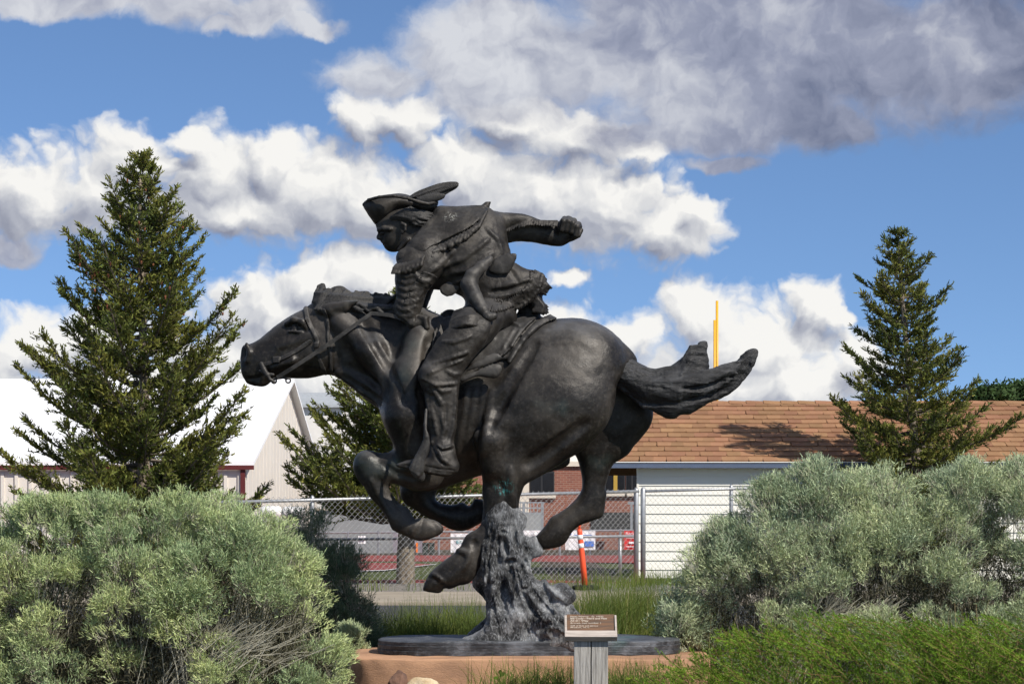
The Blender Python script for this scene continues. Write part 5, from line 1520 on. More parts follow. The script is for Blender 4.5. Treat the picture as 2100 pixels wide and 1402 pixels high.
        MB().tube([(c.x + a * rr, c.y, c.z) for a, _ in prof], [max(b_, 0.02) * rr for _, b_ in prof], 14).build('vessel', wm, o, smooth=True)
        for s_ in (-0.9, 0.9): MB().box((c.x + s_ * rr - .05, c.y - .1, 0), (c.x + s_ * rr + .05, c.y + .1, c.z - rr * 0.9)).build('leg', wm, o)
build_far()

# ------------------------------------------------------------------ foliage
def unit(a): return a / np.maximum(np.linalg.norm(a, axis=-1, keepdims=True), 1e-9)

def blades(base, d, length, width, rs, bend=None, tipw=0.25):
    """one narrow tapering leaf (a quad) per row: base point, direction, length, width"""
    n = len(base)
    r = unit(rs.normal(size=(n, 3)))
    side = unit(np.cross(d, r)) * (np.asarray(width)[:, None] / 2)
    tip = base + d * np.asarray(length)[:, None]
    if bend is not None: tip = tip + bend
    V = np.stack([base - side, base + side, tip + side * tipw, tip - side * tipw], 1).reshape(-1, 3)
    F = np.arange(4 * n).reshape(n, 4)
    return V, F

def strips(paths, width, rs, face=None):
    """flat ribbons along paths (n, k, 3), tapering; returns V, F"""
    n, k, _ = paths.shape
    t = np.gradient(paths, axis=1)
    r = unit(rs.normal(size=(n, 1, 3)))
    if face is not None: r = unit(r * 0.5 + face)
    side = unit(np.cross(t, np.broadcast_to(r, t.shape)))
    w = np.asarray(width)[:, None, None] * np.linspace(1, 0.12, k)[None, :, None] / 2
    V = np.stack([paths - side * w, paths + side * w], 2).reshape(n, 2 * k, 3)
    idx = np.arange(n)[:, None] * 2 * k
    F = []
    for q in range(k - 1):
        F.append(np.stack([idx[:, 0] + 2 * q, idx[:, 0] + 2 * q + 1, idx[:, 0] + 2 * q + 3, idx[:, 0] + 2 * q + 2], 1))
    return V.reshape(-1, 3), np.concatenate(F)

def tubes(A, B, ra, rb, name, m, parent, n=4):
    """many straight tapered twigs"""
    A = np.asarray(A); B = np.asarray(B); d = unit(B - A)
    ref = np.where(np.abs(d[:, 2:3]) > 0.9, np.array([[1.0, 0, 0]]), np.array([[0, 0, 1.0]]))
    u = unit(np.cross(d, ref)); v = np.cross(d, u)
    ra = np.broadcast_to(np.asarray(ra, float), (len(A),)); rb = np.broadcast_to(np.asarray(rb, float), (len(A),))
    ring = []
    for P_, r in ((A, ra), (B, rb)):
        for k in range(n):
            a = 2 * PI * k / n
            ring.append(P_ + (u * math.cos(a) + v * math.sin(a)) * r[:, None])
    V = np.stack(ring, 1).reshape(-1, 3)
    b0 = np.arange(len(A)) * 2 * n
    F = np.concatenate([np.stack([b0 + i, b0 + (i + 1) % n, b0 + n + (i + 1) % n, b0 + n + i], 1) for i in range(n)])
    return mesh_np(name, V, F, m, parent)

def leaf_mat(name, c1, c2, scale=3.0, tr=0.25, isl=0.35, rough=0.65, spec=0.2):
    return mat(name, c1, rough, spec=spec, col2=c2, vscale=scale, islands=isl, translucent=tr)

spruce_needle = leaf_mat('spruce_needles', (0.185, 0.188, 0.036), (0.085, 0.112, 0.026), 1.4, 0.18, 0.42)
spruce_bark = mat('spruce_bark', (0.30, 0.25, 0.185), 0.95, vscale=14, col2=(0.14, 0.115, 0.09), bump=1.0, bscale=26, bdist=0.03, stretch=(1, 1, 0.4))
twig_m = mat('spruce_twigs', (0.15, 0.125, 0.10), 0.9, vary=0.4, vscale=10)
cone_m = mat('spruce_cones', (0.20, 0.075, 0.035), 0.8, vary=0.4, vscale=12)

def spruce(name, label, base_px, Y, height_px, left, right, seed, whorls=34, per=7, rise=0.55, dens=1.0, thin=1.0, zbase=-0.1, cones=0, lean=0.0, trunk_r=0.1, twig=1.0, f0=0.03):
    """left/right: crown half widths in pixels against height fraction, as the photograph shows them"""
    rs = np.random.RandomState(seed)
    d = Y + CAMD; s = d / FPX
    o = P(base_px, 0, Y); o = np.array([o.x, Y, zbase])
    top_z = CAMZ - (height_px - HY) * s
    Ht = top_z - zbase
    tr = empty(name, tuple(o), label, 'tree', 'spruce trees')
    # trunk
    pts = []; rad = []
    for k in range(14):
        f = k / 13
        pts.append((o[0] + lean * f * f + 0.03 * math.sin(f * 7 + seed), o[1] + 0.03 * math.cos(f * 5), zbase - 0.15 + (Ht + 0.15) * f)); rad.append(trunk_r * (1 - f) ** 0.8 + 0.006 + (0.03 if k == 0 else 0))
    MB().tube(pts, rad, 12).build('trunk', spruce_bark, tr, smooth=True)
    lx, lv = zip(*left); rx, rv = zip(*right)
    TA = []; TB = []; Tr = []
    NB_, ND, NL = [], [], []
    for w in range(whorls):
        f = f0 + (0.98 - f0) * (w / (whorls - 1)) ** 0.92
        n = max(3, int(per * (1 - 0.35 * f)))
        a0 = rs.uniform(0, 2 * PI)
        for k in range(n):
            a = a0 + 2 * PI * k / n + rs.normal() * 0.28
            fz = f + rs.normal() * 0.008
            c, sn = math.cos(a), math.sin(a)
            # the photograph gives the width at the height of the branch's TIP
            side = lambda q: (np.interp(q, rx, rv) if c > 0 else np.interp(q, lx, lv)) * s
            mid = 0.5 * (np.interp(fz, rx, rv) + np.interp(fz, lx, lv)) * s
            R_ = (abs(c) ** 1.5 * side(min(1, fz + rise * side(fz) / Ht * 0.8)) + (1 - abs(c) ** 1.5) * mid) * rs.choice([0.52, 0.72, 0.92, 1.12], p=[0.32, 0.28, 0.14, 0.26])
            if R_ < 0.05: R_ = 0.05
            z0 = zbase + Ht * fz
            up = rise * (0.55 + 0.55 * fz) * rs.uniform(0.75, 1.2)
            start = np.array([o[0] + lean * fz * fz, o[1], z0 - up * R_ * 0.55])
            lowest = zbase + max(0.25, Ht * f0 * 0.9)
            if start[2] < lowest: start[2] = lowest + rs.uniform(0, .2)
            m = 6
            q = np.linspace(0, 1, m)
            path = start + np.stack([c * R_ * q, sn * R_ * q, up * R_ * (0.55 * q + 0.45 * q ** 2.4) - 0.10 * R_ * np.sin(q * PI)], 1)
            for i in range(m - 1):
                TA.append(path[i]); TB.append(path[i + 1]); Tr.append((0.012 + 0.012 * R_) * (1 - q[i] * 0.8))
            # side shoots, a flat fan that droops and lifts
            ns = max(4, int((6 + 15 * R_) * dens))
            t = rs.uniform(0.12 if fz < .8 else 0.05, 1.0, ns) ** 0.62
            t[0] = 1.0
            px_ = np.stack([np.interp(t, q, path[:, j]) for j in range(3)], 1)
            ax = unit(path[-1] - path[-2])
            hor = unit(np.cross(ax, np.array([0, 0, 1.0])))
            sd = rs.choice([-1, 1], ns)[:, None]
            ang = rs.uniform(0.35, 1.0, ns)[:, None]
            sh = unit(ax * np.cos(ang) + hor * sd * np.sin(ang) + np.array([0, 0, 1.0]) * rs.normal(0.06, 0.26, (ns, 1)))
            sl = np.clip((0.12 + 0.34 * R_ * (1.05 - t)) * rs.uniform(0.6, 1.25, ns), min(0.13, 0.25 * R_ + 0.05), 0.40) * twig
            sh[0] = ax; sl[0] = 0.11
            e = px_ + sh * sl[:, None]
            for i in range(ns):
                TA.append(px_[i]); TB.append(e[i]); Tr.append(0.004)
                nn = max(5, int(sl[i] / 0.0140 * thin))
                u = rs.uniform(0.0, 1.05, nn)
                b0 = px_[i] + sh[i] * (sl[i] * u)[:, None] + rs.normal(0, 0.009, (nn, 3))
                dd = unit(sh[i] * 0.9 + rs.normal(0, 0.55, (nn, 3)) + np.array([0, 0, 0.25]))
                NB_.append(b0); ND.append(dd); NL.append(rs.uniform(0.035, 0.075, nn))
    NBa = np.concatenate(NB_); NDa = np.concatenate(ND); NLa = np.concatenate(NL)
    # leader
    k = 60
    u = rs.uniform(0, 1, k)
    topb = np.stack([np.full(k, o[0] + lean) + rs.normal(0, .01, k), np.full(k, o[1]) + rs.normal(0, .01, k), top_z - 0.3 * u], 1)
    NBa = np.concatenate([NBa, topb]); NDa = np.concatenate([NDa, unit(rs.normal(0, .5, (k, 3)) + [0, 0, 0.8])]); NLa = np.concatenate([NLa, np.full(k, 0.06)])
    V, F = blades(NBa, NDa, NLa, NLa * 0.37, rs, tipw=0.35)
    crown = mesh_np('crown', V, F, spruce_needle, tr); tag(crown, kind='stuff')
    tw = tubes(TA, TB, Tr, np.array(Tr) * 0.6, 'branches', twig_m, tr); tag(tw, kind='stuff')
    if cones:
        hi = np.nonzero(NBa[:, 2] > zbase + Ht * 0.62)[0]
        # only at the outside of the crown
        out = np.hypot(NBa[hi, 0] - o[0], NBa[hi, 1] - o[1]); pick = rs.choice(hi, cones, p=(out + .05) / (out + .05).sum())
        mb = MB()
        for i in pick:
            c = Vector(NBa[i]) + Vector((0, -0.02, -0.02)); h = rs.uniform(0.03, 0.05)
            mb.tube([c, c - Vector((0, 0, h * .3)), c - Vector((0, 0, h * .8)), c - Vector((0, 0, h * 1.25))], [0.004, 0.014, 0.013, 0.004], 6)
        tag(mb.build('cones', cone_m, tr), kind='stuff')
    return len(V)

spruce('spruce_tree', 'tall dense dark green spruce in front of the white-roofed hall', 292, 26.2 - CAMD, 318,
       [(0, 150), (0.08, 240), (0.16, 255), (0.30, 265), (0.42, 285), (0.53, 240), (0.66, 200), (0.76, 165), (0.86, 160), (0.93, 70), (1, 6)],
       [(0, 130), (0.10, 215), (0.20, 260), (0.33, 245), (0.46, 205), (0.58, 190), (0.69, 190), (0.79, 130), (0.87, 100), (0.94, 55), (1, 6)], 11, whorls=36, per=8, rise=0.60, dens=1.8, cones=110, thin=1.0)
spruce('spruce_tree', 'bushy spruce with a bare trunk behind the horse and the fence', 836, 26.4 - CAMD, 590,
       [(0.18, 40), (0.24, 150), (0.32, 255), (0.42, 300), (0.52, 290), (0.66, 215), (0.80, 130), (0.92, 60), (1, 6)],
       [(0.18, 40), (0.24, 120), (0.32, 190), (0.42, 200), (0.55, 180), (0.70, 140), (0.85, 70), (1, 6)], 23, whorls=30, per=9, rise=0.56, dens=1.6, trunk_r=0.13, f0=0.25)
spruce('spruce_tree', 'thin open spruce standing before the brown shingle roof', 1880, 30.9 - CAMD, 474,
       [(0, 90), (0.12, 185), (0.28, 215), (0.44, 215), (0.56, 190), (0.66, 125), (0.84, 100), (0.93, 64), (1, 8)],
       [(0, 80), (0.12, 150), (0.26, 160), (0.40, 185), (0.56, 205), (0.66, 115), (0.80, 92), (0.92, 60), (1, 8)], 37, whorls=36, per=7, rise=0.42, dens=1.8, thin=1.0, lean=-0.30, zbase=-0.15, trunk_r=0.09, twig=0.85)

# ------------------------------------------------------------------ rabbitbrush: rounded heads of fine upright leaves on pale stems
sage_leaf = leaf_mat('rabbitbrush_leaves', (0.50, 0.565, 0.25), (0.32, 0.41, 0.215), 2.2, 0.14, 0.38)
sage_grey = leaf_mat('rabbitbrush_grey_leaves', (0.53, 0.59, 0.325), (0.33, 0.41, 0.265), 2.6, 0.14, 0.36)
shade_brush = leaf_mat('rabbitbrush_shade_leaves', (0.17, 0.225, 0.125), (0.11, 0.16, 0.095), 2.2, 0.2, 0.3)  # rabbitbrush leaf darkened: the statue's shade is put into the colour
inner_shade_leaf = leaf_mat('inner_shade_leaves', (0.15, 0.145, 0.085), (0.085, 0.08, 0.055), 5, 0.1, 0.35)  # dark brown filler, coloured so that the bush gaps look shaded
stem_m = mat('rabbitbrush_stems', (0.52, 0.49, 0.38), 0.85, vary=0.35, vscale=6)

def brush(name, label, lobes, Y, seed, leaf, clumps=420, head=0.075, stems=170, zg=-0.2, leaves=26, per=9, depth=0.55, hollow=None):
    """lobes: (px, py_base, rx, ry) domes in photograph pixels at depth Y"""
    rs = np.random.RandomState(seed)
    s = (Y + CAMD) / FPX
    L = []
    for (px, py, rx, ry) in lobes:
        c = P(px, py, Y); L.append((c.x, Y, c.z, rx * s, min(rx * s, depth), ry * s))
    cx = np.mean([l[0] for l in L])
    o = empty(name, (cx, Y, zg), label, 'bush', 'rabbitbrush bushes')
    area = np.array([l[3] * l[5] for l in L]); area = area / area.sum()
    C = []; AX = []; SZ = []; ROOT = []
    tries = 0; per_mound = 13
    while len(C) < clumps and tries < clumps * 4:
        tries += 1
        i = rs.choice(len(L), p=area); l = L[i]
        v = unit(rs.normal(size=3)); v[2] = abs(v[2])
        if v[1] > 0.45 and rs.rand() < 0.6: continue
        rr = rs.choice([1.0, 0.95, 0.84, 0.68], p=[0.42, 0.28, 0.18, 0.12]) * rs.uniform(0.95, 1.03)
        rm = rs.uniform(1.5, 2.9) * head
        nrm = unit(np.array([v[0] / l[3], v[1] / l[4], v[2] / l[5]]))
        mc = np.array([l[0] + v[0] * l[3] * rr, l[1] + v[1] * l[4] * rr, l[2] + v[2] * l[5] * rr]) - nrm * rm * 0.8
        if mc[2] < zg + 0.02: continue
        # skip mounds buried deep in another dome
        if any(((mc[0] - m[0]) / m[3]) ** 2 + ((mc[1] - m[1]) / m[4]) ** 2 + ((mc[2] - m[2]) / m[5]) ** 2 < 0.50 for j, m in enumerate(L) if j != i): continue
        if hollow is not None and v[1] < 0.2:
            hx, hy = CX + mc[0] / (mc[1] + CAMD) * FPX, HY - (mc[2] - CAMZ) / (mc[1] + CAMD) * FPX
            if ((hx - hollow[0]) / hollow[2]) ** 2 + ((hy - hollow[1]) / hollow[3]) ** 2 < 1 and rr > 0.75 and rs.rand() < 0.6: continue
        up = unit(nrm * 0.6 + np.array([0, -0.12, 0.75]))
        root = (l[0] + rs.normal(0, 0.07) + (mc[0] - l[0]) * 0.15, l[1] + rs.normal(0, 0.07), zg)
        for _ in range(per_mound):
            h = unit(rs.normal(size=3)); 
            if h @ up < 0: h = h - 2 * (h @ up) * up
            h = unit(h + up * 0.35)
            p = mc + h * rm * np.array([1, 1, 0.8]) * rs.uniform(0.85, 1.05)
            C.append(p); AX.append(unit(h * 0.55 + up * 0.8 + rs.normal(0, 0.10, 3))); SZ.append(head * rs.uniform(0.55, 0.95)); ROOT.append(root)
    C = np.array(C); AX = np.array(AX); SZ = np.array(SZ); ROOT = np.array(ROOT)
    n = len(C)
    # twiglets of each head fan out from a point below it
    hub = C - AX * (SZ * 2.2)[:, None]
    k = leaves
    off = rs.normal(size=(n, k, 3)); off = unit(off) * rs.uniform(0.25, 1.0, (n, k, 1)) ** 0.5
    # flattened head: spread sideways, domed on top
    along = (off * AX[:, None, :]).sum(-1, keepdims=True)
    lat = off - AX[:, None, :] * along
    tipp = C[:, None, :] + lat * SZ[:, None, None] * 1.15 + AX[:, None, :] * (0.42 - 0.62 * (lat ** 2).sum(-1, keepdims=True) + 0.16 * along) * SZ[:, None, None]
    hubk = np.repeat(hub[:, None, :], k, 1)
    tw_a = (hubk * 0.8 + tipp * 0.2).reshape(-1, 3); tw_b = tipp.reshape(-1, 3)
    sel = rs.rand(len(tw_a)) < 0.22
    tag(tubes(tw_a[sel], tw_b[sel], 0.0014, 0.0009, 'twigs', stem_m, o, n=3), kind='stuff')
    # leaves on every twiglet
    u = rs.uniform(0.30, 1.03, (n, k, per, 1)) ** 0.5
    b0 = hubk[:, :, None, :] * (1 - u) + tipp[:, :, None, :] * u + rs.normal(0, 0.006, (n, k, per, 3))
    td = unit(tipp - hubk)
    dd = unit(td[:, :, None, :] * 0.7 + AX[:, None, None, :] * 0.3 + rs.normal(0, 0.46, (n, k, per, 3)))
    ln = rs.uniform(0.012, 0.030, n * k * per)
    V, F = blades(b0.reshape(-1, 3), dd.reshape(-1, 3), ln, ln * 0.10 + 0.0019, rs, tipw=0.4)
    # filler blades inside the bush, with shade put into their dark colour
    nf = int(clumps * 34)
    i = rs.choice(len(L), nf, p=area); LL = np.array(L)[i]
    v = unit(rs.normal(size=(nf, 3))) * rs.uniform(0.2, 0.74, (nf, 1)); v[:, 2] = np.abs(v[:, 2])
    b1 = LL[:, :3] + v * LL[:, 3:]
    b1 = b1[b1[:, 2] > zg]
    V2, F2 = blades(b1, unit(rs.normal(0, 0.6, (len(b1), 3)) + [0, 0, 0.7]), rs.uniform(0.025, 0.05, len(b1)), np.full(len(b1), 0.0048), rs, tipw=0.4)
    tag(mesh_np('inner_shade_filler', V2, F2, inner_shade_leaf, o), kind='stuff')
    tag(mesh_np('foliage', V, F, leaf, o), kind='stuff')
    # woody stems up from the root
    pick = rs.choice(n, min(stems, n), replace=False)
    A = []; B = []; ra = []
    for i in pick:
        p0, p3 = ROOT[i], hub[i] + AX[i] * SZ[i] * 1.2
        out = np.array([p3[0] - p0[0], p3[1] - p0[1], 0])
        m1 = p0 + out * 0.30 + np.array([0, 0, (p3[2] - p0[2]) * 0.42]); m2 = p0 + out * 0.68 + np.array([0, 0, (p3[2] - p0[2]) * 0.78])
        m1 += rs.normal(0, 0.012, 3); m2 += rs.normal(0, 0.012, 3)
        r = rs.uniform(0.0016, 0.0042)
        for (a, b_, q) in ((p0, m1, r), (m1, m2, r * 0.8), (m2, p3, r * 0.6)):
            A.append(a); B.append(b_); ra.append(q)
    if hollow is not None:                                   # bare pale stems fanning through the gap
        hx, hy, hw, hh = hollow
        for q in range(110):
            yy = Y - depth * rs.uniform(0.35, 0.85); ss = (yy + CAMD) / FPX
            x0 = hx - hw * 0.7 + rs.normal(0, hw * 0.35); x1 = x0 + rs.uniform(-0.2, 1.5) * hw; y1 = hy - hh * rs.uniform(0.2, 1.25)
            p0 = np.array([(x0 - CX) * ss, yy + 0.1, zg]); p3 = np.array([(x1 - CX) * ss, yy, CAMZ - (y1 - HY) * ss])
            m1 = p0 * 0.62 + p3 * 0.38 + np.array([0, 0, 0.05]) + rs.normal(0, 0.012, 3); m2 = p0 * 0.28 + p3 * 0.72 + np.array([0, 0, 0.05]) + rs.normal(0, 0.012, 3)
            r = rs.uniform(0.0016, 0.0040)
            for (a, b_, w_) in ((p0, m1, r), (m1, m2, r * 0.8), (m2, p3, r * 0.55)): A.append(a); B.append(b_); ra.append(w_)
            for _ in range(2):                               # forked tips
                A.append(m2); B.append(m2 + (p3 - m2) * rs.uniform(0.6, 1.0) + rs.normal(0, 0.03, 3)); ra.append(r * 0.45)
    tag(tubes(A, B, ra, np.array(ra) * 0.8, 'stems', stem_m, o, n=4), kind='stuff')
    return o

brush('rabbitbrush', 'big pale green feathery bush filling the lower left corner',
      [(70, 1440, 330, 440), (300, 1440, 330, 462), (470, 1440, 250, 425), (592, 1440, 120, 290), (-120, 1440, 260, 420)], 10.45 - CAMD, 41, sage_leaf, clumps=2100, head=0.072, stems=420, leaves=20, per=5, hollow=(470, 1365, 150, 85))
brush('rabbitbrush', 'broad grey-green bush with rounded heads in front of the hut',
      [(1590, 1400, 170, 437), (1690, 1400, 190, 470), (1790, 1400, 200, 452), (1850, 1400, 230, 455), (1990, 1400, 220, 474), (2120, 1400, 200, 480), (2050, 1400, 150, 400), (1920, 1400, 160, 380), (1480, 1400, 100, 330), (1400, 1400, 62, 205), (1450, 1400, 66, 290)], 11.75 - CAMD, 43, sage_grey, clumps=2300, head=0.082, stems=260, leaves=20, per=5, hollow=(1730, 1275, 150, 45))
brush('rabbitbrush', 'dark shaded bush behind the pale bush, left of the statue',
      [(620, 1370, 110, 322), (700, 1370, 92, 262), (560, 1370, 80, 290)], 12.45 - CAMD, 47, shade_brush, clumps=560, head=0.078, stems=80, leaves=18, per=5)
brush('rabbitbrush', 'small silvery sprig bush low beside the left end of the pedestal',
      [(722, 1340, 34, 68)], 12.0 - CAMD, 53, sage_grey, clumps=70, head=0.045, stems=14, leaves=18, per=5, zg=-0.2)

# ------------------------------------------------------------------ spreading juniper
jun_m = leaf_mat('juniper_sprays', (0.215, 0.335, 0.030), (0.105, 0.205, 0.024), 3.0, 0.3, 0.35)
jun_tw = mat('juniper_twigs', (0.20, 0.13, 0.055), 0.9, vary=0.3)
def juniper():
    rs = np.random.RandomState(61)
    Y = 10.0 - CAMD
    s = 10.0 / FPX
    o = empty('juniper', (P(1750, 0, Y).x, Y, -0.3), 'low bright green spreading juniper in the lower right corner', 'bush')
    prof_x = [1290, 1345, 1405, 1490, 1560, 1650, 1740, 1850, 1960, 2060, 2200]
    prof_y = [1415, 1382, 1345, 1306, 1280, 1264, 1262, 1272, 1272, 1264, 1260]
    NBx, NDx, NLx, TA, TB = [], [], [], [], []
    for i in range(620):
        px = rs.uniform(1300, 2180); yy = Y + rs.uniform(-0.28, 0.45)
        top = np.interp(px, prof_x, prof_y)
        h = rs.uniform(0.0, 1.0) ** 0.8
        py = top + (1 - h) * 150 + 8
        ss = (yy + CAMD) / FPX
        b0 = np.array([(px - CX) * ss, yy + (h - 0.6) * 0.15, CAMZ - (py - HY) * ss])
        lean = np.array([-0.62 + rs.normal(0, 0.3), -0.42 + rs.normal(0, 0.25), 0.46 + rs.normal(0, 0.20)])
        ax = unit(lean); L = rs.uniform(0.12, 0.32)
        b0 = b0 - ax * L * 0.75
        q = np.linspace(0, 1, 5)
        path = b0 + ax * (L * q)[:, None] + np.array([-0.05, 0, 0.02]) * (q ** 2)[:, None] * rs.uniform(0, 1)
        for a_, b_ in zip(path[:-1], path[1:]): TA.append(a_); TB.append(b_)
        nt = 17
        t = np.linspace(0.1, 1.0, nt)
        pp = np.stack([np.interp(t, q, path[:, j]) for j in range(3)], 1)
        pl = unit(np.cross(ax, rs.normal(size=3)))
        sd = np.where(np.arange(nt) % 2 == 0, 1, -1)[:, None]
        td = unit(ax * 0.85 + pl * sd * 0.62 + rs.normal(0, 0.16, (nt, 3)))
        tl = 0.060 * (1.12 - t) + 0.020
        m = 8
        u = rs.uniform(0, 1, (nt, m, 1))
        bb = pp[:, None, :] + td[:, None, :] * tl[:, None, None] * u + rs.normal(0, 0.0025, (nt, m, 3))
        dd = unit(td[:, None, :] * 0.9 + ax * 0.35 + rs.normal(0, 0.30, (nt, m, 3)))
        NBx.append(bb.reshape(-1, 3)); NDx.append(dd.reshape(-1, 3)); NLx.append(rs.uniform(0.010, 0.022, nt * m))
    V, F = blades(np.concatenate(NBx), np.concatenate(NDx), np.concatenate(NLx), np.full(len(np.concatenate(NLx)), 0.0030), rs, tipw=0.4)
    tag(mesh_np('sprays', V, F, jun_m, o), kind='stuff')
    tag(tubes(TA, TB, 0.0018, 0.0014, 'twigs', jun_tw, o, n=3), kind='stuff')
juniper()

# ------------------------------------------------------------------ grasses
grass_m = leaf_mat('grass_blades', (0.185, 0.225, 0.050), (0.085, 0.13, 0.026), 2.5, 0.35, 0.45)
straw_m = leaf_mat('straw_stalks', (0.50, 0.40, 0.20), (0.36, 0.29, 0.13), 4, 0.2, 0.3)
def grass(name, label, spots, n, hmin, hmax, seed, m=grass_m, width=0.005, droop=0.45, spread=0.05):
    """spots: (px, depth, weight); a drift of arching blades"""
    rs = np.random.RandomState(seed)
    w = np.array([q[2] for q in spots], float); w /= w.sum()
    pick = rs.choice(len(spots), n, p=w)
    px = np.array([q[0] for q in spots])[pick]; dp = np.array([q[1] for q in spots])[pick]
    x = (px - CX) / FPX * dp + rs.normal(0, spread, n); y = dp - CAMD + rs.normal(0, spread * 1.3, n)
    z = ground_z(x, y) - 0.02
    h = rs.uniform(hmin, hmax, n)
    a = rs.uniform(0, 2 * PI, n); dr = rs.uniform(0.1, 1.0, n) ** 1.3 * droop
    q = np.linspace(0, 1, 5)
    hx = np.cos(a) * dr * h; hy = np.sin(a) * dr * h
    path = np.stack([x[:, None] + hx[:, None] * q ** 1.9, y[:, None] + hy[:, None] * q ** 1.9, z[:, None] + h[:, None] * (q - 0.32 * (dr / max(droop, .01))[:, None] * q ** 2.6)], -1)
    V, F = strips(path, np.full(n, width) * rs.uniform(0.7, 1.3, n), rs, face=np.array([0, -1.0, 0.2]))
    o = mesh_np(name, V, F, m)
    return tag(o, label, 'grass', kind='stuff')
grass('tall_grass', 'tall arching green grass behind the right end of the statue base', [(1190, 13.2, 1), (1230, 13.4, 2), (1280, 13.3, 2.4), (1330, 13.6, 2.4), (1380, 13.4, 2), (1250, 14.2, 1.6), (1310, 14.3, 1.6), (1420, 13.8, 1.5), (1215, 12.9, 1)], 4600, 0.30, 0.70, 71, droop=0.7, spread=0.10)
grass('shaded_grass', 'dark shaded grass behind the left end of the statue base', [(770, 13.0, 1), (820, 13.2, 2), (870, 13.1, 2), (920, 13.2, 2.2), (970, 13.1, 2.2), (1010, 13.3, 1.2), (850, 13.8, 1), (945, 14.0, 1), (730, 12.6, 1)], 3600, 0.26, 0.54, 73, droop=0.75, spread=0.09)
grass('front_grass', 'green grass growing in front of the sandstone pedestal', [(985, 10.75, .5), (1040, 10.7, 1), (1090, 10.7, 1.4), (1140, 10.7, 1.6), (1170, 10.6, 1), (1265, 10.6, 2), (1300, 10.6, 2), (1335, 10.6, 1)], 1150, 0.14, 0.30, 75, droop=0.8, spread=0.05, width=0.0055)
grass('side_grass', 'tuft of grass at the left corner of the pedestal', [(735, 11.5, 1), (748, 11.7, 1), (765, 12.1, 1)], 260, 0.14, 0.26, 77, droop=0.7, spread=0.04)
grass('verge_weeds', 'dry weeds along the foot of the fence', [(1100, 24.3, 1), (1180, 24.6, 1), (1240, 24.8, 1.5), (1290, 25.4, 1.5), (1340, 26.0, 2), (1400, 26.4, 2), (900, 24.2, .6), (760, 24.0, .6)], 900, 0.10, 0.32, 79, spread=0.25, width=0.008)
grass('straw_stalks', 'thin dry straw stalks rising through the tall grass', [(1200, 13.0, 1), (1230, 13.2, 1), (1260, 13.1, 1), (1300, 13.2, 1), (1350, 13.4, 1)], 60, 0.40, 0.66, 81, m=straw_m, width=0.0035, droop=0.45, spread=0.10)
grass('dry_blades', 'dry pale blades sticking out of the juniper', [(1620, 10.3, 1), (1960, 10.2, 2), (2000, 10.3, 2), (2060, 10.2, 1), (1500, 10.4, .7)], 90, 0.35, 0.62, 83, m=straw_m, width=0.006, droop=0.5, spread=0.06)
grass('blue_green_blades', 'broad grass blades among the juniper at the right edge', [(1940, 10.1, 1), (1980, 10.05, 2), (2020, 10.1, 2), (2080, 10.1, 1)], 170, 0.30, 0.52, 85, m=grass_m, width=0.009, droop=0.7, spread=0.07)

# ------------------------------------------------------------------ broadleaf trees peeping over the roof
def far_tree(px, py, Y, rx, ry, seed, label):
    rs = np.random.RandomState(seed)
    s = (Y + CAMD) / FPX
    c = P(px, py, Y)
    o = empty('broadleaf_tree', (c.x, Y, 0), label, 'tree', 'far broadleaf trees')
    MB().tube([(c.x, Y, -0.2), (c.x + .1, Y, c.z * .6), (c.x, Y, c.z)], [0.2, 0.15, 0.08], 8).build('trunk', spruce_bark, o, smooth=True)
    B0 = []; D0 = []; TA = []; TB = []
    for k in range(34):
        v = unit(rs.normal(size=3)) * rs.uniform(0.4, 1.0)
        p = np.array([c.x + v[0] * rx * s, Y + v[1] * rx * s, c.z + v[2] * ry * s])
        TA.append((c.x, Y, c.z - ry * s * .7)); TB.append(p)
        n = 100
        B0.append(p + np.clip(rs.normal(0, 0.22, (n, 3)), -0.4, 0.4) * [1, 1, 0.6]); D0.append(unit(rs.normal(size=(n, 3))))
    B0 = np.concatenate(B0); D0 = np.concatenate(D0)
    V, F = blades(B0, D0, rs.uniform(0.08, 0.15, len(B0)), np.full(len(B0), 0.07), rs, tipw=0.5)
    m = leaf_mat('broadleaf_leaves', (0.060, 0.105, 0.030), (0.040, 0.075, 0.024), 1.5, 0.25, 0.3)
    tag(mesh_np('crown', V, F, m, o), kind='stuff')
    tag(tubes(TA, TB, 0.03, 0.012, 'limbs', twig_m, o, n=4), kind='stuff')
far_tree(2035, 815, 58 - CAMD, 34, 26, 91, 'small round-topped leafy tree showing over the hut ridge')
far_tree(2092, 812, 60 - CAMD, 28, 22, 93, 'leafy treetop cut by the right edge of the picture above the hut')

# ------------------------------------------------------------------ pedestal, sign, stones, delineator, banners
def blocky_stone(name, c, r, seed, m, label, cat, parent=None, flat=0.6):
    rs = np.random.RandomState(seed)
    bm = bmesh.new(); bmesh.ops.create_icosphere(bm, subdivisions=4, radius=1.0)
    pl = [(unit(rs.normal(size=3)), rs.uniform(0.62, 0.92)) for _ in range(11)]
    for v in bm.verts:
        p = np.array(v.co)
        for n_, d_ in pl:
            k = p @ n_
            if k > d_: p = p - n_ * (k - d_) * 0.92
        nz = float(vnoise(np.array([p[0] * 3.1 + 9]), np.array([p[1] * 3.1 + 5]), np.array([p[2] * 3.1 + 3]), seed)[0]); n2 = float(vnoise(np.array([p[0] * 9 + 9]), np.array([p[1] * 9 + 5]), np.array([p[2] * 9 + 3]), seed)[0])
        p = p * (1 + 0.10 * nz + 0.035 * n2)
        v.co = (c[0] + p[0] * r[0], c[1] + p[1] * r[1], c[2] + p[2] * r[2])
    me = bpy.data.meshes.new(name); bm.to_mesh(me); bm.free(); me.materials.append(m)
    for p in me.polygons: p.use_smooth = True
    return tag(link(bpy.data.objects.new(name, me), parent), label, cat)

